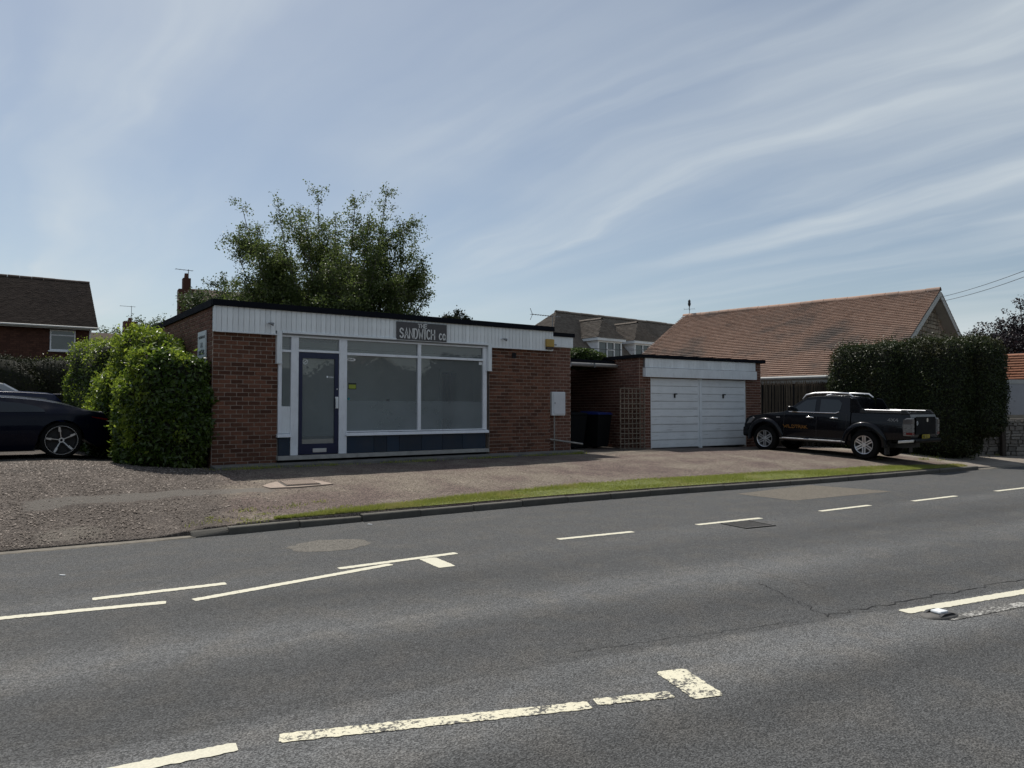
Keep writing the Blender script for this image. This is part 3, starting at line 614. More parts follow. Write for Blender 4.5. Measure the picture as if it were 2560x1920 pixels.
# blue door
door = empty('door', (0, 0, 0), parent=shop)
d = MB()
for b in ((1.655, 1.735, .20, 2.268), (2.425, 2.508, .20, 2.268), (1.736, 2.424, 2.15, 2.267), (1.736, 2.424, .20, .41)): d.box(b[0], b[1], -.035, .02, b[2], b[3])
d.build('door_frame', M['blue'], door)
MB().quad((1.735, -.005, .41), (2.425, -.005, .41), (2.425, -.005, 2.15), (1.735, -.005, 2.15)).build('door_pane', M['glass_film'], door, fix=False)
MB().box(2.43, 2.495, -.062, -.036, 1.13, 1.37).build('push_plate', M['white'], door, bevel=.003)
MB().tube([(2.415, -.04, 1.14), (2.415, -.085, 1.15), (2.415, -.085, 1.33), (2.415, -.04, 1.34)], .009, 8).build('handle', M['plastic'], door, smooth=60)
MB().tube([(2.47, -.036, 1.53), (2.47, -.05, 1.53)], .014, 12).build('lock', M['silver'], door)
MB().box(1.96, 2.25, -.05, -.036, .235, .315).build('letter_plate', M['silver'], door, bevel=.004)
# stickers on the glass
ring = MB().lathe([(.045, 0), (.055, 0)], 24).build('no_smoking_ring', M['white'], door, loc=(1.80, -.008, 2.08), fix=False)
MB().box(-.042, .042, -.001, 0, -.006, .006).build('no_smoking_bar', M['white'], door, loc=(1.80, -.008, 2.08), rot=(0, R(-40), 0))
MB().box(2.255, 2.29, -.008, -.006, 1.76, 1.80).build('door_sticker', M['white'], door)
fnd = lambda x, z, dd: (x, -.007 - dd, z)
lettering('FACEBOOK', 2.305, 1.765, .010, .022, .003, .004, .001, fnd).build('door_sticker_text', M['white'], door, fix=False)
blob = MB(); blob.prism([(2.70 + .10 * (1 + math.cos(a)) , 2.16 + .036 * math.sin(a)) for a in [i * .3927 for i in range(16)]], -.004, -.002)
wf = blob.build('wifi_sticker', M['letter'], shop)
lettering('WI-FI', 2.735, 2.142, .022, .034, .006, .007, .001, lambda x, z, dd: (x, -.0045 - dd, z)).build('wifi_text', M['plastic'], wf, fix=False)
st = MB().box(2.735, 2.915, -.005, -.002, 1.535, 1.665).build('window_notice', M['plastic'], shop)
MB().box(2.745, 2.905, -.007, -.0055, 1.548, 1.632).build('yellow_notice', paint('lime_notice', (.28, .33, .035), .5), st)
MB().lathe([(0, -.003), (.03, -.003)], 16).build('round_sticker', paint('teal_sticker', (.03, .2, .22), .5), shop, loc=(2.745, 0, 1.33), fix=False)
MB().box(6.02, 6.105, -.004, -.002, 2.16, 2.235).build('alarm_sticker', M['white'], shop)
# navy panels under the window, cill and apron
def navy(x0, x1): MB().box(x0 + .003, x1 - .003, -.03, .02, .19, .554).build('stall_riser_panel', M['navy_tile'], shop, bevel=.003)
MB().box(1.25, 6.2, .021, .1, .15, .56).build('stall_riser_backing', M['concrete'], shop)
navy(1.262, 1.494); e = [2.69, 3.32, 3.62, 3.92, 4.48, 5.02, 5.55, 6.2]
for a, b in zip(e, e[1:]): navy(a, b)
MB().prism([(-.14, .105), (.1, .105), (.1, .189), (-.12, .186)], 1.22, 6.235, 'x').build('base_cill', M['concrete'], shop, bevel=.006)
MB().box(1.24, 6.22, -.02, .1, -.2, .104).build('plinth', M['dark'], shop)
ap = MB().prism([(-.40, -.25), (0, -.25), (0, .06), (-.385, .045)], -.02, 9.0, 'x').build('apron', M['apron'], None, loc=(3.6, 14.63, .47), bevel=.012)
ap.name = 'concrete_apron'; tag(ap, kind='structure')
# room inside
MB().quad((.22, .1, .19), (LEN - .22, .1, .19), (LEN - .22, 3.2, .19), (.22, 3.2, .19)).build('room_floor', M['floor_in'], shop, fix=False)
MB().quad((.22, .05, 2.64), (LEN - .22, .05, 2.64), (LEN - .22, 3.2, 2.64), (.22, 3.2, 2.64)).build('room_ceiling', M['plaster'], shop, fix=False)
MB().box(.221, .26, .23, 5, .2, 2.63).build('room_wall', M['plaster'], shop); MB().box(LEN - .26, LEN - .221, .23, 5, .2, 2.63).build('room_wall', M['plaster'], shop)
b = MB()
for r in ((.261, 6.90, .2, 2.63), (7.36, 7.92, .2, 2.63), (6.901, 7.359, 2.14, 2.63)): b.box(r[0], r[1], 3.2, 3.25, r[2], r[3])
b.build('room_back_wall', M['plaster'], shop)
MB().box(6.6, 7.9, 4.4, 4.45, .2, 2.4).build('back_room_wall', M['dark'], shop)
MB().box(6.80, 6.899, 3.17, 3.199, .2, 2.22).build('door_architrave', M['white'], shop)
MB().box(5.2, 5.28, 3.16, 3.199, 1.3, 1.38).build('wall_socket', M['plastic'], shop)

# things fixed to the front
def spot(x, dx, label):
    t = empty('floodlight', SH(x, -.106, 2.80)); tag(t, label, 'floodlight', 'small lights on the shop fascia')
    MB().lathe([(0, 0), (.022, 0), (.022, -.02), (0, -.02)], 12).build('mount', M['white'], t)
    MB().tube([(0, -.02, 0), (.02 * dx, -.07, -.005)], .009).build('arm', M['metal_grey'], t)
    MB().tube([(.01 * dx, -.08, -.005), (.085 * dx, -.11, -.03)], [.018, .035], 12).build('lamp_head', M['metal_grey'], t, smooth=50)
spot(1.0, 1, 'small silver floodlight on white boards near the shop left corner'); spot(6.60, 1, 'small silver floodlight on white boards near the yellow alarm box')
al = empty('alarm_box', SH(8.06, -.106, 2.615)); tag(al, 'faded yellow alarm box at the right end of the shop fascia', 'alarm box')
MB().box(-.12, .12, -.075, -.001, .06, .255).build('case', M['yellowbox'], al, bevel=.012); MB().box(-.11, .11, -.07, -.001, 0, .058).build('strobe', paint('brown_lens', (.03, .012, .008), .2), al, bevel=.01)
sg = empty('shop_sign', SH(3.793, -.107, 2.635)); tag(sg, 'dark grey sandwich shop name board with pale hand-cut letters', 'sign')
MB().box(0, 1.262, -.03, -.001, 0, .395).build('board', M['sign_grey'], sg, bevel=.003)
fs = lambda x, z, dd: (x, -.030 - dd, z)
lettering('SANDWICH', .075, .045, .083, .205, .033, .027, .006, fs, wob=.003).build('letters', M['letter'], sg, fix=False)
lettering('THE', .525, .288, .056, .080, .024, .017, .006, fs, wob=.002).build('letters', M['letter'], sg, fix=False)
lettering('CO', 1.065, .050, .062, .130, .032, .026, .006, fs, wob=.002).build('letters', M['letter'], sg, fix=False)
MB().box(1.232, 1.246, -.037, -.031, .042, .060).build('letters', M['letter'], sg)
# side sign on the left wall
ss = empty('side_sign', (3.6, 15.0, 1.75)); tag(ss, 'tall white consultants notice board on the left side wall of the shop', 'sign')
MB().box(-.04, -.017, -.0, .62, .0, 1.36).build('board', paint('white_sign', (.62, .66, .70), .5, .04), ss)
fx = lambda x, z, dd: (-.041 - dd, .60 - x, z)
M['ink'] = paint('dark_green_ink', (.02, .03, .04), .6)
for t, z, h, cw, gp in (('WWW.THORGMAP.CO.UK', 1.22, .045, .021, .007), ('CAD', 1.05, .08, .05, .014), ('CONSULTANTS', .90, .08, .032, .011), ('NEXT ACRE', .68, .07, .034, .012), ('CASER', .53, .07, .035, .012), ('STOP', .38, .07, .035, .012)):
    wid = sum(cw * {'I': .35, 'W': 1.3, 'M': 1.25, ' ': .7, '.': .4}.get(c, 1) + gp for c in t)
    lettering(t, .30 - wid / 2, z, cw, h, gp, h * .17, .001, fx).build('text', M['ink'], ss, fix=False)
# plaster vent hole in the right pier
vt = empty('wall_vent', SH(6.98, .0, 2.36)); tag(vt, 'small dark square vent high in the right brick pier', 'vent')
MB().box(0, .12, -.022, .0, 0, .13).build('vent_surround', M['dark'], vt)
pp_ = MB().tube([SH(6.29, -.02, .45), SH(6.29, -.02, 2.0)], .007, 6).build('wall_cable', M['wire']); tag(pp_, 'thin black cable running down the joint right of the shop window', 'cable')

# recessed extension to the right of the shop, meter cabinet and pipe
ex = empty('shop_extension', (11.79, 14.78, .47)); tag(ex, 'narrow brick extension with lower white fascia right of the shop', 'extension')
MB().box(.0, .80, .004, 2.6, -.25, 2.72).build('wall', M['mortar'], ex)
brick_stuff(ex, [((0, .004, 0), (1, 0, 0), (0, -1, 0), brick_cells(.005, .795, 0, 2.70))], M['brick_old'])
MB().box(-.0, .84, -.06, .003, 2.71, 2.985).build('fascia', M['white'], ex, bevel=.004); MB().box(-.0, .87, -.1, 2.6, 2.986, 3.08).build('roof_edge', M['black_fascia'], ex)
mc = empty('meter_cabinet', (11.845, 14.775, 1.42)); tag(mc, 'pale grey meter cabinet fixed to the brick right of the shop', 'cabinet')
MB().box(0, .42, -.16, .0, 0, .60).build('case', M['white'], mc, bevel=.006); MB().box(.035, .415, -.178, -.161, .03, .585).build('cabinet_door', paint('cabinet_door_grey', (.62, .63, .66), .4, .04), mc, bevel=.006)
MB().box(.06, .08, -.185, -.178, .30, .33).build('latch', M['plastic'], mc)
pi = empty('gas_pipe', (11.97, 14.69, .5)); tag(pi, 'pale upright pipe with sloping cross pipe below the meter cabinet', 'pipe')
MB().tube([(0, 0, 0), (0, 0, .93)], .017, 8).build('riser', M['concrete'], pi, smooth=60); MB().tube([(-.2, -.04, .32), (.9, -.06, .17)], .022, 8).build('cross_pipe', M['concrete'], pi, smooth=60)

# ------------------------------------------------------------------ garage
ga = empty('garage', (15.71, 14.90, .44), R(-4.16)); tag(ga, 'flat-roofed brick double garage with two white up-and-over doors', 'garage')
GD = 5.5
MB().box(-.42, -.004, .004, .3, -.3, 2.62).build('wall', M['mortar'], ga); MB().box(4.004, 4.70, .004, .3, -.3, 2.62).build('wall', M['mortar'], ga)
MB().box(-.42, -.2, .304, GD, -.3, 2.62).build('side_wall', M['mortar'], ga); MB().box(4.5, 4.70, .304, GD, -.3, 2.62).build('side_wall', M['mortar'], ga); MB().box(-.2, 4.5, GD - .2, GD - .01, -.3, 2.6).build('back_wall', M['brick_old'], ga)
MB().box(-.004, 4.004, .004, .3, 2.05, 2.62).build('lintel', M['mortar'], ga)
brick_stuff(ga, [((0, .004, 0), (1, 0, 0), (0, -1, 0), brick_cells(-.415, -.01, -.1, 2.6) + brick_cells(4.01, 4.695, -.1, 2.6)), ((-.42, GD, 0), (0, -1, 0), (-1, 0, 0), brick_cells(.01, GD - .01, -.1, 2.6))], M['brick_old'])
MB().box(-.50, 4.80, -.12, GD + .05, 2.605, 2.70).build('roof', M['black_fascia'], ga)
x = -.27; gb = .155
MB().box(-.27, 4.37, -.06, .0, 2.34, 2.60).build('fascia_backing', M['board_back'], ga)
while x < 4.36:
    w = min(gb, 4.37 - x); MB().box(x, x + w - .004, -.08, -.061, 2.335, 2.60).build('cladding_board', M['white_boards'], ga); x += gb
MB().box(-.30, 4.37, -.135, .0, 2.06, 2.322).build('lower_fascia', M['white'], ga, bevel=.004)
MB().box(1.955, 2.045, -.02, .06, -.1, 2.05).build('centre_post', M['white'], ga, bevel=.004)
for q, x0 in enumerate((.01, 2.05)):
    dr = empty('garage_door', (x0, .02, 0), parent=ga); wd = 1.94
    MB().box(0, wd, .035, .05, .0, 2.045).build('door_backing', M['dark'], dr)
    for i in range(9):
        z0 = .015 + i * .2245; j = rnd.uniform(-.002, .002)
        MB().prism([(.0 + j, z0 + .004), (.034, z0), (.034, z0 + .2205), (.006 + j, z0 + .2205), (-.004 + j, z0 + .03)], .03, wd - .03, 'x').build('door_panel', M['garage_door'] if 'garage_door' in M else M.setdefault('garage_door', paint('garage_door_paint', (.74, .76, .77), .4, .05, 2, .6, (.22, .22, .2), objrand=.05, streak=(.6, 1, 7))), dr)
    for a in (0, wd - .03): MB().box(a, a + .028, -.006, .034, .0, 2.045).build('door_stile', M['white'], dr)
    MB().box(wd * .5 - .06, wd * .5, -.012, -.005, 1.47, 1.60).build('handle_plate', M['plastic'], dr); MB().box(wd * .5 - .055, wd * .5 + .05, -.04, -.013, 1.57, 1.60).build('handle', M['plastic'], dr)
# covered passage between shop and garage
pc = empty('passage_roof', (12.6, 16.0, .45)); tag(pc, 'low dark flat roof with grey gutter over the passage beside the garage', 'passage roof')
MB().box(.0, 2.75, .0, 4.5, 2.46, 2.56).build('roof', M['black_fascia'], pc); MB().box(.0, 2.72, -.03, -.004, 2.36, 2.47).build('fascia', M['concrete'], pc)
MB().tube([(0, -.09, 2.40), (2.75, -.09, 2.40)], .055, 10).build('gutter', paint('grey_gutter', (.22, .21, .2), .6), pc, smooth=60)
for x in (.9, 1.8): MB().box(x, x + .04, -.15, -.03, 2.33, 2.46).build('gutter_bracket', M['metal_grey'], pc)
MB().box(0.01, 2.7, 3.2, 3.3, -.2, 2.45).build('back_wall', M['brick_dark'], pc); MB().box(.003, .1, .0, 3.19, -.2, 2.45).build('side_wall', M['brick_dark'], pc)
MB().box(.5, 1.35, 3.1, 3.19, -.1, 2.0).build('passage_door', M['dark'], pc)
tr = empty('trellis', (14.58, 14.98, .44), R(-6)); tag(tr, 'weathered timber square trellis standing against the garage side wall', 'trellis')
for i in range(7): MB().box(i * .142, i * .142 + .022, 0, .02, 0, 1.74).build('slat', M['wood'], tr)
for i in range(13): MB().box(-.02, .894, -.022, -.002, .02 + i * .141, .042 + i * .141).build('slat', M['wood'], tr)
def bin_(loc, rz, lid, label):
    t = empty('wheelie_bin', loc, rz); tag(t, label, 'bin', 'bins in the passage')
    MB().add([(-.22,-.26,.06),(.22,-.26,.06),(.22,.26,.06),(-.22,.26,.06),(-.29,-.36,.98),(.29,-.36,.98),(.29,.36,.98),(-.29,.36,.98)], [(0,3,2,1),(4,5,6,7),(0,1,5,4),(1,2,6,5),(2,3,7,6),(3,0,4,7)]).build('body', M['green_bin'], t, bevel=.02)
    MB().add([(-.31,-.40,.985),(.31,-.40,.985),(.31,.36,.985),(-.31,.36,.985),(-.27,-.34,1.04),(.27,-.34,1.04),(.27,.36,1.08),(-.27,.36,1.08)], [(0,3,2,1),(4,5,6,7),(0,1,5,4),(1,2,6,5),(2,3,7,6),(3,0,4,7)]).build('lid', lid, t, bevel=.015)
    for s in (-.24, .19): MB().tube([(s, .25, .1), (s + .05, .25, .1)], .1, 14).build('wheel', M['rubber'], t)
    MB().tube([(-.25, .42, 1.0), (.25, .42, 1.0)], .016, 8).build('handle', M['green_bin'], t)
zb = .44
bin_((14.55, 15.95, zb), R(5), M['blue_bin'], 'black wheelie bin with a blue lid behind the trellis'); bin_((13.75, 16.1, zb), R(-4), M['green_bin'], 'all black wheelie bin in the dark passage left of the blue-lidded bin')

# ------------------------------------------------------------------ roofs and houses
def tiles(parent, O, U, Vv, span, rows_len, gauge, tw, mat, name='roof_tiles', thick=.014, jit=.006):
    """plain tiles on a slope: O eave corner, U along the eave, Vv up the slope; span(v)->(u0,u1)"""
    O, U, Vv = Vector(O), Vector(U).normalized(), Vector(Vv).normalized(); N = U.cross(Vv).normalized()
    if N.z < 0: N = -N
    r = np.random.RandomState(int(abs(O.x * 31 + O.y * 17)) % 9999); n = int(rows_len / gauge); vs = []; 
    for i in range(n):
        v0 = i * gauge; u0, u1 = span(v0 + gauge * .5)
        if u1 - u0 < .05: continue
        k = int((u1 - u0) / tw); off = (tw / 2 if i % 2 else 0)
        us = u0 - off + np.arange(k + 2) * tw
        a = np.maximum(us + .002, u0); b = np.minimum(us + tw - .002, u1); ok = b - a > .02; a, b = a[ok], b[ok]; m = len(a)
        j = r.normal(0, jit, m); lift = np.abs(r.normal(0, jit * .8, m)); vj = v0 - .01 + r.normal(0, jit * .6, m); vt = v0 + gauge * 1.25
        def P(u, v, h): return np.array(O)[None] + np.outer(u, U) + np.outer(np.broadcast_to(v, u.shape), Vv) + np.outer(np.broadcast_to(h, u.shape), N)
        lo = thick * 1.9 + lift
        vs.append(np.stack([P(a, vj, lo), P(b, vj, lo + j * .5), P(b, vt, .004), P(a, vt, .004), P(a, vj, lo - thick), P(b, vj, lo + j * .5 - thick)], 1))
    v = np.concatenate(vs).reshape(-1, 3); c = len(v) // 6; q = np.array([(0, 1, 2, 3), (4, 5, 1, 0)]); f = (q[None] + 6 * np.arange(c)[:, None, None]).reshape(-1, 4)
    o = link(name, npmesh(name, v, f, mat), parent); o['kind'] = 'stuff'
    return o
def slope_sheet(parent, pts, mat, name='roof_deck'): return MB().quad(*pts).build(name, mat, parent, fix=False)
def ridge_tiles(parent, a, b, L, rad, mat, drop=.45):
    a, b = Vector(a), Vector(b); d = (b - a).normalized(); n = max(1, int((b - a).length / L)); L = (b - a).length / n; rz = math.atan2(d.y, d.x); ry = -math.asin(d.z)
    prof = [(rad * math.cos(t), rad * math.sin(t) - rad * drop) for t in [math.pi * k / 8 for k in range(9)]]; me = None
    for i in range(n):
        if me is None:
            v = [(x, p[0], p[1]) for x in (.006, L - .006) for p in prof] + [(x, p[0] * .82, p[1] - .02) for x in (.006, L - .006) for p in prof]
            f = [(k, k+1, 9+k+1, 9+k) for k in range(8)] + [(k, k+1, 18+k+1, 18+k) for k in range(8)] + [(9+k, 9+k+1, 27+k+1, 27+k) for k in range(8)]
            me = MB().add(v, f).mesh('ridge_tile', mat, 50)
        p = a + d * L * i; link('ridge_tile', me, parent, (p.x, p.y, p.z + rnd.uniform(-.008, .008)), (0, ry, rz + rnd.uniform(-.012, .012)))
def window(parent, x0, x1, z0, z1, y, lights=2, top=.3, name='window', fw=.05, m='frame', d=(0, -1)):
    """a casement facing -y in the parent's frame"""
    w = empty(name, (x0, y, z0), parent=parent); W_, H_ = x1 - x0, z1 - z0; f = MB()
    f.box(0, W_, -.03, .03, 0, fw); f.box(0, W_, -.03, .03, H_ - fw, H_); f.box(0, fw, -.03, .03, fw, H_ - fw); f.box(W_ - fw, W_, -.03, .03, fw, H_ - fw)
    for i in range(1, lights): f.box(W_ * i / lights - fw * .4, W_ * i / lights + fw * .4, -.028, .028, fw, H_ - fw)
    if top: f.box(fw, W_ - fw, -.026, .026, H_ * (1 - top) - fw * .4, H_ * (1 - top) + fw * .4)
    f.build('frame', M[m], w)
    for i in range(lights):
        a, b = W_ * i / lights + fw * .4, W_ * (i + 1) / lights - fw * .4
        MB().quad((a, .005, fw), (b, .005, fw), (b, .005, H_ - fw), (a, .005, H_ - fw)).build('pane', M['house_glass'], w, fix=False)
    return w
STONE = []
def stone_mesh(mat, k):
    key = (mat.name, k)
    for a, b in STONE:
        if a == key: return b
    r = random.Random(k * 7 + 1); b = MB().box(-.5, .5, -.5, .5, -.5, .5)
    b.v = [(x + r.uniform(-.09, .09), y * (1 if y > 0 else r.uniform(.7, 1.2)), z + r.uniform(-.1, .1)) for x, y, z in b.v]
    b.v = [(x * (.86 if y < 0 else 1), y, z * (.84 if y < 0 else 1)) for x, y, z in b.v]
    me = b.mesh('stone', mat); STONE.append((key, me)); return me
def rubble(parent, x0, x1, z0, z1, y, mat, inside, hmin=.10, hmax=.2, wmin=.16, wmax=.46, dep=.07, seed=1, back=False):
    r = random.Random(seed); z = z0; n = 0
    while z < z1:
        h = r.uniform(hmin, hmax); x = x0 - r.uniform(0, .15)
        while x < x1:
            w = r.uniform(wmin, wmax)
            if inside(x + .02, z) and inside(x + w - .02, z) and inside(x + w / 2, z + h * .8):
                link('stone', stone_mesh(mat, r.randrange(9)), parent, (x + w / 2, y, z + h / 2), (0, r.uniform(-.04, .04), 0), (w - .012, dep, h - .012)); n += 1
            x += w
        z += h
    return n

# --- bungalow with the long clay-tiled roof (local: y along the ridge away from the street)
bu = empty('bungalow', (28.221, 12.903, .35), R(8.45)); tag(bu, 'stone bungalow with long clay-tiled roof and gable end above the tall hedge', 'bungalow')
ap, ev, hs_ = 5.53, 2.48, 5.2; pitch = math.atan2(ap - ev, hs_); RL = 10.4
cp, sp_ = math.cos(pitch), math.sin(pitch); SL = hs_ / cp
for s in (-1, 1):
    slope_sheet(bu, [(0, -.35, ap), (s * (hs_ + .28), -.35, ev - .165), (s * (hs_ + .28), RL, ev - .165), (0, RL, ap)], M['dark'])
tiles(bu, (-(hs_ + .28), RL, ev - .165), (0, -1, 0), (cp, 0, sp_), lambda v: (0 - .0, RL + .38), SL + .33, .15, .2, M['tile_red'], thick=.036, jit=.003)
tiles(bu, (hs_ + .28, -.38, ev - .165), (0, 1, 0), (-cp, 0, sp_), lambda v: (0, RL + .38), SL + .33, .2, .33, M['tile_red'], 'rear_roof_tiles')
ridge_tiles(bu, (0, RL, ap + .05), (0, -.38, ap + .05), .45, .13, M['tile_red'])
MB().add([(-hs_ + .2, .05, -.3), (hs_ - .2, .05, -.3), (hs_ - .2, .05, ev), (0, .05, ap - .12), (-hs_ + .2, .05, ev)], [(0, 1, 2, 3, 4)]).build('gable_wall', M['mortar'], bu, fix=False)
gw = bu.children[-1]
rubble(gw, -hs_ + .3, hs_ - .3, 1.9, ap - .3, .03, M['stone'], lambda x, z: z < ap - .28 - abs(x) * math.tan(pitch), .12, .24, .18, .5, .08, 4)
MB().box(-hs_ + .22, -hs_ + .4, .1, RL - .2, -.3, ev).build('side_wall', M['brick_dark'], bu); MB().box(hs_ - .4, hs_ - .22, .1, RL - .2, -.3, ev).build('side_wall', M['stone'], bu)
MB().add([(-hs_ + .2, RL - .1, -.3), (hs_ - .2, RL - .1, -.3), (hs_ - .2, RL - .1, ev), (0, RL - .1, ap - .12), (-hs_ + .2, RL - .1, ev)], [(0, 1, 2, 3, 4)]).build('rear_gable_wall', M['stone'], bu, fix=False)
M['barge'] = paint('grey_white_barge', (.42, .42, .40), .6, .08, 4, .3)
for s in (-1, 1):
    q = [(0, ap - .02), (s * (hs_ + .28), ev - .19), (s * (hs_ + .28), ev - .40), (0, ap - .25)]
    MB().prism(q, -.37, -.335, 'y').build('bargeboard', M['barge'], bu); MB().prism([(0, ap - .2), (s * (hs_ + .24), ev - .36), (s * (hs_ + .24), ev - .38), (0, ap - .22)], -.334, .045, 'y').build('soffit', M['barge'], bu)
MB().box(-hs_ - .30, -hs_ - .27, -.33, RL, ev - .36, ev - .18).build('fascia', M['barge'], bu)
MB().tube([(-hs_ - .36, -.33, ev - .2), (-hs_ - .36, RL, ev - .2)], .06, 10).build('gutter', M['barge'], bu, smooth=60)
MB().box(-hs_ - .27, -hs_ + .22, -.32, RL, ev - .39, ev - .365).build('soffit', M['barge'], bu)
# weather vane with an owl on the far end of the ridge
Lb = lambda x, y, z: tuple(bu.matrix_basis @ Vector((x, y, z)))
wv_ = empty('weather_vane', Lb(0, RL - .3, ap + .12), R(35)); wv_.scale = (.52,) * 3; tag(wv_, 'black iron weather vane with an owl figure on the bungalow ridge', 'weather vane')
MB().tube([(0, 0, -.05), (0, 0, .75)], .022, 8).build('rod', M['plastic'], wv_)
for a in range(2):
    c, s = math.cos(a * math.pi / 2), math.sin(a * math.pi / 2); MB().tube([(-.42 * c, -.42 * s, .40), (.42 * c, .42 * s, .40)], .014, 6).build('direction_arm', M['plastic'], wv_)
for c, s, ch in ((1, 0, 'E'), (-1, 0, 'W'), (0, 1, 'N'), (0, -1, 'S')):
    lettering(ch, -.05, -.06, .10, .13, 0, .025, .012, lambda x, z, d, c=c, s=s: (.46 * c + x * (.7 if abs(c) < 1 else 1), .46 * s - d, .40 + z)).build('direction_letter', M['plastic'], wv_, fix=False)
MB().tube([(-.30, 0, .62), (.34, 0, .62)], .014, 6).build('pointer', M['plastic'], wv_)
MB().prism([(.28, .54), (.44, .60), (.44, .72), (.30, .70)], -.008, .008).build('pointer_tail', M['plastic'], wv_); MB().prism([(-.44, .62), (-.28, .56), (-.28, .68)], -.008, .008).build('pointer_tip', M['plastic'], wv_)
MB().lathe([(0, .64), (.07, .66), (.125, .78), (.13, .92), (.10, 1.02), (.115, 1.08), (.11, 1.16), (.06, 1.21), (0, 1.21)], 14, 'z').build('owl', M['plastic'], wv_, smooth=60)
for s in (-1, 1): MB().add([(s * .05, -.03, 1.18), (s * .11, -.03, 1.17), (s * .10, -.02, 1.29), (s * .07, .04, 1.18)], [(0, 1, 2), (1, 3, 2), (3, 0, 2)]).build('owl_ear', M['plastic'], wv_)

# --- house with white dormers, behind the garage (local: x along its ridge)
dh = empty('dormer_house', (25.37, 31.0, .5), R(3.4)); tag(dh, 'weathered tiled house with two white hipped dormers behind the garage', 'house')
rz_, rl = 6.33, 9.3; tn = math.tan(R(43.5)); EZ = 2.9; dy = (rz_ - EZ) / tn; cs, sn = math.cos(R(43.5)), math.sin(R(43.5)); hipd = 1.6
fs_ = math.hypot(dy, rz_ - EZ)
slope_sheet(dh, [(0, 0, rz_), (rl, 0, rz_), (rl + 1.5, -dy, EZ), (-dy * 1.08, -dy, EZ)], M['dark'])
hx = dy * 1.08
tiles(dh, (-hx, -dy, EZ), (1, 0, 0), (0, cs, sn), lambda v: (v / fs_ * hx, hx + rl + 1.5), fs_, .11, .17, M['tile_grey'])
# left hip, lit by the sun
hv = Vector((hx, 0, rz_ - EZ)).normalized(); hl = math.hypot(hx, rz_ - EZ)
slope_sheet(dh, [(0, 0, rz_ - .01), (-hx, -dy, EZ), (-hx, dy, EZ)], M['dark'])
tiles(dh, (-hx, dy, EZ), (0, -1, 0), hv, lambda v: (v / hl * dy, 2 * dy - v / hl * dy), hl, .11, .17, M['tile_grey'], 'hip_tiles')
slope_sheet(dh, [(rl + 1.5, dy, EZ), (rl, 0, rz_), (0, 0, rz_), (-hx, dy, EZ)], M['tile_grey'], 'rear_slope')
ridge_tiles(dh, (0, 0, rz_ + .03), (rl, 0, rz_ + .03), .45, .13, M['tile_grey']); 
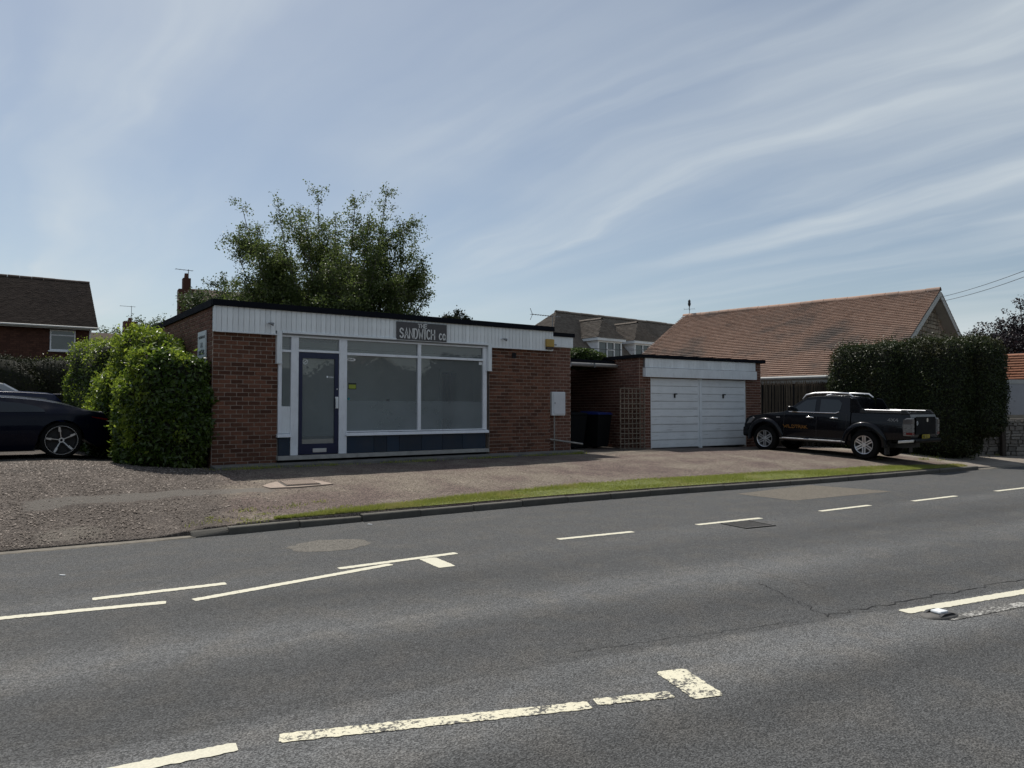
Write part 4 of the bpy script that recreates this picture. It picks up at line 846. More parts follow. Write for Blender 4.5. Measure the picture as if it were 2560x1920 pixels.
# lower link roof running on to the right
slope_sheet(dh, [(rl, .2, rz_ - .02), (rl + 4.5, -.4, rz_ - .05), (rl + 4.5, -3, EZ), (rl + 1.4, -3.0, EZ)], M['tile_grey'], 'link_roof')
ridge_tiles(dh, (rl, 0, rz_), (rl + 3.6, -.35, rz_ + .05), .45, .12, M['tile_grey'])
MB().box(-hx + .3, rl + 1.2, -dy + .4, dy - .4, -.3, EZ).build('wall', paint('white_render', (.6, .62, .63), .8, .08, 2), dh)
M['weatherboard'] = paint('white_weatherboard', (.80, .81, .82), .6, .06, 3, .3)
def dormer(x0, w, label=None):
    d = empty('dormer', (x0, 0, 0), parent=dh); zf0, zf1 = 3.62, 4.64; yf = -2.7; yb = -1.0; ov = .16
    for s, xx in ((0, 0), (1, w)):                             # cheeks of lapped boards
        z = zf0
        ch_ = MB()
        while z < zf1:
            ch_.prism([(xx - (.02 if s == 0 else -.02), z), (xx, z + .155), (xx + (.03 if s == 0 else -.03), z)], yf + .02, yb, 'y'); z += .15
        ch_.build('cheek_boards', M['weatherboard'], d)
    MB().box(.03, w - .03, yf + .05, yb, zf0, zf1 - .02).build('dormer_core', M['weatherboard'], d)
    wn_ = MB(); wz0, wz1 = zf0 + .10, zf1 - .10
    for a, b in ((0, .09), (w - .09, w), (w * .36, w * .36 + .07), (w * .66, w * .66 + .07)): wn_.box(a, b, yf - .02, yf + .06, wz0, wz1)
    wn_.box(0, w, yf - .021, yf + .06, wz1, zf1 - .02); wn_.box(0, w, yf - .04, yf + .06, wz0 - .08, wz0); wn_.box(w * .36, w * .69, yf - .015, yf + .05, wz0 + .42, wz0 + .49)
    wn_.build('window_frame', M['white'], d)
    for a, b in ((.09, w * .36), (w * .36 + .07, w * .66), (w * .66 + .07, w - .09)): MB().quad((a, yf + .03, wz0), (b, yf + .03, wz0), (b, yf + .03, wz1), (a, yf + .03, wz1)).build('pane', M['house_glass'], d, fix=False)
    MB().box(-ov, w + ov, yf - ov, yb, zf1 - .02, zf1 + .12).build('eaves_board', M['white'], d)
    rzd = 5.86; e = zf1 + .12; hw = w / 2 + ov; yr = yf + .55; L = math.hypot(hw, rzd - e)
    slope_sheet(d, [(-ov, yf - ov, e), (w + ov, yf - ov, e), (w / 2, yr, rzd)], M['dark']); slope_sheet(d, [(-ov, yf - ov, e), (w / 2, yr, rzd), (w / 2, -.2, rzd), (-ov, -.2, e)], M['dark']); slope_sheet(d, [(w + ov, yf - ov, e), (w / 2, yr, rzd), (w / 2, -.2, rzd), (w + ov, -.2, e)], M['dark'])
    fl = yr - (yf - ov)
    tiles(d, (-ov, -.2, e), (0, -1, 0), (hw, 0, rzd - e), lambda v: (0, -.2 - (yf - ov) - v / L * fl), L, .11, .17, M['tile_grey'], 'dormer_tiles')
    Lf = math.hypot(fl, rzd - e)
    tiles(d, (-ov, yf - ov, e), (1, 0, 0), (0, fl, rzd - e), lambda v: (v / Lf * hw, 2 * hw - v / Lf * hw), Lf, .11, .17, M['tile_grey'], 'dormer_tiles')
    tiles(d, (w + ov, yf - ov, e), (0, 1, 0), (-hw, 0, rzd - e), lambda v: (v / L * fl, -.2 - (yf - ov)), L, .11, .17, M['tile_grey'], 'dormer_tiles')
    ridge_tiles(d, (w / 2, yr, rzd + .02), (w / 2, -.1, rzd + .02), .4, .10, M['tile_grey'])
dormer(.45, 1.82); dormer(3.28, 1.80)

def aerial(loc, rz, L, n, mast, label, big=True):
    t = empty('tv_aerial', loc, rz); tag(t, label, 'aerial', 'television aerials')
    MB().tube([(0, 0, -mast), (0, 0, .05)], .022, 6).build('mast', M['metal_grey'], t); MB().tube([(-L * .75, 0, 0), (L * .25, 0, 0)], .016, 6).build('boom', M['metal_grey'], t)
    for i in range(n):
        x = -L * .72 + L * .95 * i / max(1, n - 1); MB().tube([(x, -.15, 0), (x, .15, 0)], .009, 5).build('director', M['metal_grey'], t)
    if big:
        for a in (-1, 1): MB().tube([(-L * .70, 0, 0), (-L * .78, 0, a * .30)], .014, 5).build('reflector', M['metal_grey'], t)
aerial((24.0, 29.6, 6.35), R(2), 1.9, 12, 1.4, 'long yagi aerial on a mast at the left hip of the dormer house')

# --- brick house at the far left
lh = empty('brick_house', (4.15, 35.8, .6)); tag(lh, 'dark brick house with brown tiled roof behind the left hedge', 'house')
ez, rz2, rdy, LW = 4.42, 6.78, 3.3, 20.0
MB().box(-LW, -.25, .35, 6.2, -.3, ez).build('wall', M['brick_dark'], lh); MB().add([(-.25, .35, ez), (-.25, 6.2, ez), (-.25, rdy, rz2 - .15)], [(0, 1, 2)]).build('gable', M['brick_dark'], lh, fix=False)
brick_stuff(lh, [((0, .35, 0), (1, 0, 0), (0, -1, 0), brick_cells(-5.0, -.25, 1.9, ez))], M['brick_dark'])
cs2, sn2 = rdy / math.hypot(rdy, rz2 - ez), (rz2 - ez) / math.hypot(rdy, rz2 - ez); S2 = math.hypot(rdy, rz2 - ez)
slope_sheet(lh, [(-LW, 0, ez), (0, 0, ez), (0, rdy, rz2), (-LW, rdy, rz2)], M['dark']); slope_sheet(lh, [(-LW, 6.6, ez), (0, 6.6, ez), (0, rdy, rz2), (-LW, rdy, rz2)], M['tile_brown'], 'rear_slope')
tiles(lh, (-9, 0, ez), (1, 0, 0), (0, cs2, sn2), lambda v: (0, 9.0), S2, .10, .165, M['tile_brown'], jit=.006)
slope_sheet(lh, [(-LW, -.02, ez + .02), (-9, -.02, ez + .02), (-9, rdy, rz2 + .03), (-LW, rdy, rz2 + .03)], M['tile_brown'], 'far_tiles')
ridge_tiles(lh, (-9, rdy, rz2 + .03), (0, rdy, rz2 + .03), .45, .11, M['tile_brown'])
MB().box(-LW, -.05, -.06, -.02, ez - .12, ez + .02).build('fascia', M['barge'], lh); MB().tube([(-LW, -.11, ez - .04), (.0, -.11, ez - .04)], .045, 8).build('gutter', M['barge'], lh)
MB().tube([(-.28, -.09, ez - .08), (-.28, .2, ez - .3), (-.28, .27, ez - .6), (-.28, .27, 0)], .035, 8).build('downpipe', M['white'], lh, smooth=60)
w1 = window(lh, -1.72, -.80, 3.42, 4.28, .33, 1, .26)
MB().box(-1.78, -.74, .22, .34, 3.36, 3.415).build('sill', M['white'], lh)
# --- far houses with chimneys
fh = empty('chimney_house', (9.2, 42.7, 1.0), R(-6)); tag(fh, 'far brown house with tall brick chimney left of the birch tree', 'house')
MB().box(.7, 9, -.3, 5, 0, 5.4).build('wall', M['brick_dark'], fh); MB().quad((.3, -.8, 5.2), (9.4, -.8, 5.2), (9.4, 2.3, 7.45), (.3, 2.3, 7.45)).build('roof', M['tile_brown'], fh, fix=False); MB().quad((.3, 5.5, 5.2), (9.4, 5.5, 5.2), (9.4, 2.3, 7.45), (.3, 2.3, 7.45)).build('roof', M['tile_brown'], fh, fix=False)
MB().add([(.5, -.6, 5.2), (.5, 5.3, 5.2), (.5, 2.3, 7.4)], [(0, 1, 2)]).build('gable', M['brick_dark'], fh, fix=False)
MB().box(-.28, .52, 1.9, 2.7, 2, 7.35).build('chimney', M['brick_dark'], fh); MB().box(-.05, .36, 2.0, 2.6, 7.35, 8.0).build('chimney_stack', M['brick_dark'], fh); MB().tube([(.15, 2.3, 8.0), (.15, 2.3, 8.3)], [.13, .10], 10).build('chimney_pot', M['brick_dark'], fh)
aerial((9.7, 45.0, 9.5), R(4), .95, 5, .45, 'small aerial on the tall far chimney left of the birch tree', False)
f2 = empty('distant_house', (9.4, 61.0, .5), R(0)); tag(f2, 'distant low house with squat chimney seen between the hedge and brick house', 'house')
MB().box(-3.6, 4, 0, 7, 0, 4.4).build('wall', M['brick_dark'], f2); MB().quad((-3.9, -.4, 4.3), (4.4, -.4, 4.3), (4.4, 3.5, 6.9), (-2.6, 3.5, 6.9)).build('roof', M['tile_brown'], f2, fix=False); MB().quad((-3.9, 7.4, 4.3), (4.4, 7.4, 4.3), (4.4, 3.5, 6.9), (-2.6, 3.5, 6.9)).build('roof', M['tile_brown'], f2, fix=False); MB().quad((-3.9, -.4, 4.3), (-3.9, 7.4, 4.3), (-2.6, 3.5, 6.9)).build('roof', M['tile_brown'], f2, fix=False)
MB().box(-.2, .7, 3.1, 3.9, 5, 7.9).build('chimney', M['brick_dark'], f2); MB().tube([(.25, 3.5, 7.9), (.25, 3.5, 8.2)], [.15, .12], 10).build('chimney_pot', M['brick_dark'], f2)
aerial((9.75, 64.5, 9.6), R(0), 1.1, 4, 1.3, 'thin aerial on a tall mast above the squat far chimney', False)
gwl = empty('garden_wall', (4.3, 33.5, .55)); tag(gwl, 'brick garden wall beyond the hedges right of the brick house', 'wall')
MB().box(0, 5.5, 0, .22, -.3, 2.35).build('wall', M['brick_dark'], gwl); MB().box(-.02, 5.52, -.03, .25, 2.35, 2.42).build('coping', M['concrete'], gwl)
# house at the right edge: only a corner of its tiled roof shows
rh = empty('clay_roof_house', (30.0, 10.3, -.1), R(8)); rh.scale = (.82,) * 3; tag(rh, 'house with bright orange clay roof at the right edge of the view', 'house')
MB().box(.4, 5.4, .4, 2.2, -.3, 2.4).build('wall', paint('cream_render', (.42, .39, .33), .85, .08), rh); MB().add([(.4, .4, 2.4), (5.4, .4, 2.4), (2.9, .4, 4.4)], [(0, 1, 2)]).build('gable', M['brick_old'], rh, fix=False)
slope_sheet(rh, [(0, 0, 2.35), (0, 2.4, 2.35), (2.9, 2.4, 4.65), (2.9, 0, 4.65)], M['dark']); slope_sheet(rh, [(5.8, 0, 2.35), (5.8, 2.4, 2.35), (2.9, 2.4, 4.65), (2.9, 0, 4.65)], M['tile_orange'], 'rear_slope')
tiles(rh, (0, 2.4, 2.35), (0, -1, 0), (2.9, 0, 2.3), lambda v: (0, 2.4), 3.65, .2, .3, M['tile_orange'], thick=.04); MB().tube([(-.08, 0, 2.3), (-.08, 2.4, 2.3)], .05, 8).build('gutter', M['plastic'], rh)

# --- boundary right of the tall hedge: rubble wall, timber posts, notice board
swl = empty('stone_wall', (24.15, 10.35, .12), R(-31)); tag(swl, 'grey rubble stone boundary wall at the right end of the tall hedge', 'wall')
MB().box(-.1, 6.0, .04, .3, -.2, 1.16).build('wall_core', M['stone_grey'], swl); wc_ = swl.children[-1]
rubble(wc_, 0, 6.0, -.06, 1.12, .03, M['stone_grey'], lambda x, z: True, .07, .16, .14, .38, .10, 9)
for i, xx in enumerate((1.42, 2.62)):
    t = MB().box(-.065, .065, -.13, -.01, -.2, [1.25, 2.5][i]).build('timber_post', M['dark_wood'], None, bevel=.01, loc=tuple(swl.matrix_basis @ Vector((xx, -.06, 0))), rot=(0, 0, R(-31)))
    tag(t, ['short dark timber post under the left edge of the pale notice board', 'taller dark timber post right of the pale notice board'][i], 'post', 'posts carrying the notice board')
nb = empty('notice_board', tuple(swl.matrix_basis @ Vector((1.36, -.10, 1.28))), R(-31)); tag(nb, 'pale blank notice board between timber posts above the stone wall', 'notice board')
MB().box(0, 1.12, -.03, .02, 0, .95).build('board', paint('notice_grey', (.34, .34, .36), .6, .05), nb, bevel=.005); MB().box(-.03, 1.15, -.045, .03, .952, 1.08).build('header', M['barge'], nb); MB().box(.2, .225, -.035, -.031, .58, .74).build('mark', M['plastic'], nb)
# reed screen and dark pickets between garage and hedge
rd = empty('reed_screen', (20.55, 14.75, .36), R(-28)); tag(rd, 'brown reed screen fence behind the pickup bonnet beside the garage', 'fence')
me = MB().tube([(0, 0, 0), (.004, 0, 2.1)], .009, 5).mesh('reed', M['reed'])
for i in range(150): link('reed', me, rd, (i * .0185, rnd.uniform(-.012, .012), rnd.uniform(-.06, .06)), (rnd.uniform(-.02, .02), rnd.uniform(-.025, .025), 0))
for z in (.5, 1.2): MB().tube([(0, .02, z), (2.8, .02, z)], .01, 5).build('binding_wire', M['wire'], rd)
MB().box(0, 2.75, .03, .05, 0, 2.0).build('backing', M['dark'], rd)
pk = empty('picket_fence', (20.45, 14.45, .36), R(-28)); tag(pk, 'low dark timber picket fence in front of the reed screen', 'fence')
for i in range(12): MB().prism([(0, 0), (.075, 0), (.075, 1.0), (.0375, 1.05), (0, 1.0)], 0, .02).build('picket', M['dark_wood'], pk, loc=(i * .2, 0, 0))
for z in (.25, .85): MB().box(-.02, 2.4, .021, .05, z, z + .07).build('rail', M['wood'], pk)

# ------------------------------------------------------------------ overhead cables
def cable(a, b, sag, r, label, group=None):
    mid = tuple((a[i] + b[i]) / 2 - (2 * sag if i == 2 else 0) for i in range(3)); o = MB().tube(bez(a, mid, b, 24), r, 5).build('overhead_cable', M['wire']); tag(o, label, 'cable', group)
cable((28.9, 13.05, 5.70), (20.2, 5.9, 5.25), .12, .008, 'upper of two overhead cables leaving the bungalow gable to the right', 'cables from the bungalow'); cable((28.95, 13.1, 5.55), (20.2, 5.85, 5.12), .14, .008, 'lower of two overhead cables leaving the bungalow gable to the right', 'cables from the bungalow')
cable((11.80, 14.55, 3.22), (27.5, 24.5, 4.6), .15, .010, 'thin black cable sagging from the alarm box towards the white dormers')

# ------------------------------------------------------------------ foliage
def leaf_mesh(name, P, D, L, Wd, mat, seed, tilt=.9, droop=0.0):
    """one folded four-cornered leaf per point; D = preferred facing"""
    r = np.random.RandomState(seed); n = len(P)
    N = D + r.normal(0, tilt, (n, 3)); N /= np.linalg.norm(N, axis=1)[:, None] + 1e-9
    T = r.normal(0, 1, (n, 3)); T[:, 2] -= droop; T -= (T * N).sum(1)[:, None] * N; T /= np.linalg.norm(T, axis=1)[:, None] + 1e-9
    B = np.cross(N, T); l = L * r.uniform(.6, 1.25, n)[:, None]; w = Wd * r.uniform(.7, 1.2, n)[:, None]
    v = np.stack([P, P + T * l * .45 + B * w + N * w * .35, P + T * l, P + T * l * .45 - B * w + N * w * .35], 1).reshape(-1, 3)
    f = np.arange(4 * n).reshape(-1, 4); f = np.concatenate([f[:, [0, 1, 2]], f[:, [0, 2, 3]]], 1).reshape(-1, 3)
    return npmesh(name, v, f, mat)
def noise3(P, s, seed):
    r = np.random.RandomState(seed); out = 0
    for k in range(5):
        d = r.normal(0, 1, (3, 3)); ph = r.uniform(0, 6.28, 3); out = out + np.prod([np.sin((P @ d[i]) * s * (1.6 ** k) + ph[i]) for i in range(2)], 0) / (1.35 ** k)
    return out
def blob_points(n, c, rad, seed, power=3.0, bump=.12, bs=1.3):
    """points just inside the bumpy skin of a super-ellipsoid"""
    r = np.random.RandomState(seed); d = r.normal(0, 1, (n, 3)); d /= np.linalg.norm(d, axis=1)[:, None]
    k = (np.abs(d) ** power).sum(1) ** (-1 / power); U = d * k[:, None]; P0 = U * np.array(rad)
    nv_ = noise3(P0 + np.array(c), bs, 5); dep = 1 + bump * nv_ - np.abs(r.normal(0, .035, n)) + np.where(r.rand(n) < .10, r.gamma(2., .025, n), 0); P = P0 * dep[:, None] + np.array(c)
    N = np.sign(U) * np.abs(U) ** (power - 1) / np.array(rad); N /= np.linalg.norm(N, axis=1)[:, None]
    return P, N
def blob_core(c, rad, power, bump, bs, shrink=.93, name='core'):
    b = bmesh.new(); bmesh.ops.create_icosphere(b, subdivisions=4, radius=1); V_ = np.array([v.co for v in b.verts]); F_ = np.array([[v.index for v in f.verts] for f in b.faces]); b.free()
    k = (np.abs(V_) ** power).sum(1) ** (-1 / power); P0 = V_ * k[:, None] * np.array(rad); dep = shrink + bump * noise3(P0 + np.array(c), bs, 5); return P0 * dep[:, None] + np.array(c), F_
def hedge(name, blobs, label, cat, mat, L, Wd, dens, seed, power=3.2, bump=.07, bs=1.3, group=None, tilt=.8, droop=.4, sunlit_cut=0):
    """blobs: (centre, radii). Inner points of one blob that lie in another are dropped."""
    b0 = blobs[0]; root = empty(name, (b0[0][0], b0[0][1], b0[0][2] - b0[1][2])); tag(root, label, cat, group); O = np.array(root.location)
    Ps, Ns, cv, cf, off = [], [], [], [], 0
    for i, (c, rad) in enumerate(blobs):
        area = 4 * math.pi * (((rad[0]*rad[1])**1.6 + (rad[0]*rad[2])**1.6 + (rad[1]*rad[2])**1.6) / 3) ** (1/1.6)
        P, N = blob_points(int(area * dens), c, rad, seed + i * 13, power, bump, bs); keep = P[:, 2] > gz(P[:, 0], P[:, 1]) - .02
        for j, (c2, r2) in enumerate(blobs):
            if j != i: keep &= (np.abs((P - np.array(c2)) / (np.array(r2) * .95)) ** power).sum(1) > 1
        Ps.append(P[keep]); Ns.append(N[keep]); a, f = blob_core(c, rad, power, bump, bs); cv.append(a); cf.append(f + off); off += len(a)
    P, N = np.concatenate(Ps), np.concatenate(Ns)
    link('dark_core', npmesh('dark_core', np.concatenate(cv) - O, np.concatenate(cf), M['core'], True), root)  # added solid dark core that stops view through the leaves, not modelled branches
    if sunlit_cut:  # sunlight put into the colour: paler leaves on upward and left faces
        r = np.random.RandomState(seed + 5); t = N[:, 2] * .9 - N[:, 0] * .42 + .4 * noise3(P, 2.2, seed) + r.normal(0, .22, len(P)) > sunlit_cut; o = P[t] + N[t] * r.gamma(2., .018, (t.sum(), 1)) + np.array([0, 0, .01])
        link('sunlit_leaves', leaf_mesh('sunlit_leaves', o - O, N[t], L * .85, Wd * .9, M['leaf_sunlit'], seed + 3, 1.0, -.6), root); P, N = P[~t], N[~t]
    link('foliage', leaf_mesh('foliage', P - O, N, L, Wd, mat, seed, tilt, droop), root); return root
G = lambda x, y: float(gz(x, y))
hedge('laurel_hedge', [((2.92, 15.05, 1.52), (.70, .62, 1.10)), ((2.55, 15.45, 1.30), (.45, .6, .85))], 'bright leafy rounded hedge block against the left corner of the shop', 'hedge', M['leaf_hedge'], .10, .026, 2300, 11, 3.4, .085, 2.6, droop=.2, sunlit_cut=.80, tilt=1.0)
hedge('laurel_hedge', [((2.98, 17.2, 1.75), (.66, 1.15, 1.50)), ((2.45, 18.0, 1.30), (.5, .9, 1.0))], 'taller domed hedge behind the front hedge block along the shop wall', 'hedge', M['leaf_hedge'], .095, .025, 1900, 23, 2.8, .10, 2.2, droop=.2, sunlit_cut=.60, tilt=1.0)
hedge('privet_hedge', [((2.62, 20.4, 1.75), (.85, 1.9, 1.35)), ((2.9, 22.6, 1.85), (.9, 1.4, 1.4))], 'yellow-green hedge behind the dark saloon tail', 'hedge', M['leaf_hedge_b'], .07, .018, 1500, 31, 2.8, .10, 1.6, sunlit_cut=.6)
hedge('conifer_hedge', [((-1.2, 27.0, 1.7), (3.0, 1.1, 1.45)), ((-6.5, 26.5, 1.8), (3.5, 1.2, 1.5)), ((1.6, 27.6, 1.75), (1.4, 1.2, 1.35))], 'dark evergreen hedge across the back of the car yard', 'hedge', M['leaf_dark'], .08, .018, 700, 41, 3.0, .09, .9)
hedge('garden_shrub', [((2.6, 28.6, 1.75), (1.6, 1.1, 1.40))], 'round green shrub below the window of the brick house', 'shrub', M['leaf_hedge_b'], .08, .02, 900, 47, 2.3, .1, 1.0, sunlit_cut=.5)
hedge('privet_hedge', [((5.0, 31.0, 1.6), (2.0, .9, 1.35))], 'low green hedge by the brick garden wall', 'hedge', M['leaf_hedge_b'], .09, .022, 500, 53, 2.6, .1, 1.0)
hedge('tall_hedge', [((22.75, 12.15, 1.85), (.78, 1.2, 1.70)), ((23.0, 10.7, 1.9), (.78, 1.45, 1.70)), ((23.42, 9.75, 2.22), (.62, .95, 1.42)), ((23.3, 11.9, 1.9), (.8, 1.6, 1.7))], 'tall clipped dark green hedge behind the black pickup', 'hedge', M['leaf_right'], .075, .02, 2000, 61, 6.0, .035, 1.6)
hedge('climbing_shrub', [((15.1, 17.0, 3.12), (.62, .5, .28)), ((14.75, 16.9, 3.08), (.4, .35, .25))], 'small yellow-green bush growing over the passage roof', 'shrub', M['leaf_hedge_b'], .08, .02, 2600, 71, 2.2, .16, 2.0)

def tree(name, base, tips, label, mat, bark, leaf, n_twig, per, twig, seed, trunk_r=.16, fork=.28, up=.35, low=.25, spread=.09, sec=3):
    """multi-stem tree: limbs sweep from the trunk to each tip, twigs with leaves along them"""
    r = random.Random(seed); base = Vector(base); root = empty(name, base); tag(root, label, 'tree'); mb = MB(); H_ = max(t[2] for t in tips) - base.z
    mb.tube([(0, 0, -.2), (.03, .02, H_ * fork * .5), (0, 0, H_ * fork)], [trunk_r * 1.3, trunk_r, trunk_r * .85], 10); pts, nor = [], []
    limbs = []
    for t in tips:
        t = Vector(t) - base; a = Vector((r.uniform(-.1, .1), r.uniform(-.1, .1), H_ * fork * r.uniform(.6, 1))); m = a.lerp(t, .45); m.x = a.x + (t.x - a.x) * .72; m.y = a.y + (t.y - a.y) * .72; m.z = a.z + (t.z - a.z) * .38
        c = bez(a, m, t, 12); limbs.append((c, 1.0)); mb.tube(c, [trunk_r * .5 * (1 - k / 12.6) + .004 for k in range(13)], 6, False)
        for q in range(sec):
            k = r.randint(3, 9); p = Vector(c[k]); d = Vector(c[k+1]) - Vector(c[k-1]); d.normalize(); o = Vector((r.uniform(-1, 1), r.uniform(-1, 1), r.uniform(-.1, .6))); L = r.uniform(.5, 1.0) * H_ * .2
            e = p + (d * .6 + o * .8).normalized() * L; c2 = bez(p, p.lerp(e, .5) + Vector((0, 0, -.06 * L)), e, 8); limbs.append((c2, .8)); mb.tube(c2, [.022 * (1 - i / 9.5) + .003 for i in range(9)], 5, False)
    for c, wgt in limbs:
        for q in range(int(n_twig * wgt)):
            t = low + (1 - low) * r.random() ** .75 if wgt == 1 else r.uniform(.1, 1); i = min(int(t * (len(c) - 1)), len(c) - 2); p = Vector(c[i]).lerp(Vector(c[i+1]), t * (len(c) - 1) - i)
            d = Vector((r.gauss(0, 1), r.gauss(0, 1), r.gauss(up, .7))).normalized(); L = twig * r.uniform(.35, 1.15) * (1.1 - .45 * t if wgt == 1 else 1 - .3 * t); e = p + d * L + Vector((0, 0, -.12 * L))
            if r.random() < .5: mb.tube([p, p.lerp(e, .5) + Vector((0, 0, .05 * L)), e], [.008, .005, .002], 4, False)
            for k in range(per):
                s = r.uniform(.15, 1.05); pts.append(p.lerp(e, s) + Vector((r.gauss(0, spread), r.gauss(0, spread), r.gauss(0, spread)))); nor.append(Vector((r.gauss(0, .5), r.gauss(0, .5), .6)))
    mb.build('trunk', bark, root, smooth=60, fix=False)
    P, N = np.array([tuple(p) for p in pts]), np.array([tuple(p) for p in nor])
    link('crown', leaf_mesh('crown', P, N, leaf, leaf * .34, mat, seed, .8, .5), root); return len(pts)
# birch behind the shop: crown about 7 m across, ragged upright leaders
    a = (u - 1280) / 1850; z = 1.6 + (1021 - v) / 1850 * d; return (a * d * .81 + d * .5864, -a * d * .5864 + d * .81, z)
bt = [(7.57, 26.99, 8.89), (7.65, 25.32, 7.83), (8.53, 25.92, 8.85), (9.51, 26.45, 8.91), (9.74, 25.29, 9.46), (8.97, 24.37, 8.1), (10.42, 25.3, 8.66), (10.58, 23.94, 9.0), (10.72, 23.1, 8.03), (11.84, 24.02, 9.52), (12.06, 23.37, 8.08), (12.85, 23.78, 7.81), (12.65, 22.94, 6.39), (7.28, 26.58, 7.19), (7.36, 27.39, 6.34), (7.59, 25.12, 6.71), (9.61, 23.17, 6.89), (8.39, 24.29, 6.67), (10.76, 22.58, 6.67), (12.61, 22.47, 5.56), (7.11, 26.7, 5.52), (8.11, 24.25, 5.44), (9.99, 22.76, 5.55), (11.41, 22.11, 5.87), (10.38, 26.56, 8.48), (9.24, 27.63, 7.93), (12.2, 25.24, 7.88)]
tree('birch_tree', (10.12, 24.77, .5), bt, 'large bushy birch tree rising behind the flat shop roof', M['leaf_birch'], M['bark'], .082, 50, 32, .90, 5, .13, .26, .30, .28, .085, 5)
lt = [(8.92, 35.52, 7.5), (8.2, 35.42, 6.96), (9.49, 36.34, 7.86), (9.81, 34.87, 7.13), (7.88, 36.27, 6.67), (8.37, 34.68, 6.61)]
tree('garden_tree', (8.92, 35.52, 0.5), lt, 'lighter green tree low behind the left of the birch', M['leaf_far'], M['bark_dark'], .12, 44, 24, .9, 9, .14, .3, .3, .3, .1, 3)
ft = [(11.01, 80.91, 9.62), (11.96, 80.23, 10.12), (12.72, 78.44, 10.27), (14.01, 78.75, 10.51), (15.11, 77.95, 10.2), (12.85, 77.11, 9.77), (10.18, 83.98, 9.24), (9.69, 81.87, 8.26)]
tree('distant_tree', (12.75, 79.66, 0.4), ft, 'distant green tree behind the squat chimney', M['leaf_far'], M['bark_dark'], .2, 26, 22, 1.9, 15, .2, .3, .3, .3, .2, 3)
ct = [(25.2, 41.01, 7.96), (24.78, 41.31, 7.59), (25.63, 40.71, 7.59), (24.27, 41.2, 7.29), (25.88, 40.52, 7.33), (24.89, 40.5, 7.39)]
tree('conifer_tree', (25.20, 41.01, 0.5), ct, 'dark pointed tree top peeping over the shop roof right of the sign', M['leaf_dark'], M['bark_dark'], .16, 70, 30, .6, 19, .15, .4, .2, .35, .1, 2)
pt = [(35.48, 12.58, 6.22), (35.21, 12.78, 5.47), (35.37, 13.28, 5.36), (34.33, 13.42, 5.22), (33.92, 13.71, 5.05), (33.91, 13.1, 4.75), (34.26, 14.08, 4.85), (34.58, 12.62, 4.75), (35.96, 12.24, 6.64), (36.64, 11.75, 6.31), (35.4, 11.9, 5.4), (36.77, 11.65, 4.8), (34.4, 12.13, 4.37), (34.29, 12.95, 4.26), (37.32, 11.26, 5.3), (34.6, 12.48, 3.75)]
tree('purple_tree', (35.96, 12.24, 0.3), pt, 'dark purple-leaved tree at the right edge behind the hedge', M['leaf_purple'], M['bark_dark'], .10, 34, 26, .8, 21, .16, .3, .2, .3, .08, 3)
# gabled house across the road; the photograph shows it only as a faint reflection in the shop glass
oh = empty('opposite_house', (28.6, -30.0, .3)); tag(oh, 'dark brick gabled house across the road, faintly mirrored in the shop window', 'house')
MB().box(-3.3, 3.3, -8.0, 0, -.2, 4.0).build('wall', M['brick_dark'], oh)
MB().add([(-3.3, 0, 4.0), (3.3, 0, 4.0), (0, 0, 5.9)], [(0, 1, 2)]).build('gable', M['stone'], oh, fix=False)
for s_ in (-1, 1):
    MB().quad((0, .4, 6.1), (s_ * 3.8, .4, 3.8), (s_ * 3.8, -8.2, 3.8), (0, -8.2, 6.1)).build('roof', M['tile_brown'], oh, fix=False)
    MB().prism([(0, 6.07), (s_ * 3.8, 3.77), (s_ * 3.8, 3.5), (0, 5.8)], .41, .44, 'y').build('bargeboard', M['barge'], oh)
for x_ in (-2.4, .8):
    w_ = window(oh, x_, x_ + 1.6, 1.0, 2.2, .03, 2, .3)
# added hedge behind the viewer, unseen except in reflections, which it darkens
hedge('added_reflection_hedge', [((x, -9.0, h - 1.0), (4.0, 1.5, h)) for x, h in [(-24, 3.2), (-17, 2.8), (-10, 3.0), (-3, 2.7), (4, 2.9), (11, 2.3), (18, 2.6), (25, 2.8), (32, 2.9), (39, 3.3), (46, 3.2), (53, 3.4), (60, 3.2), (67, 3.3), (74, 3.2)]], 'added out-of-view hedge behind the viewer that darkens reflections', 'hedge', M['leaf_dark'], .25, .09, 30, 81, 3.4, .08, .7)

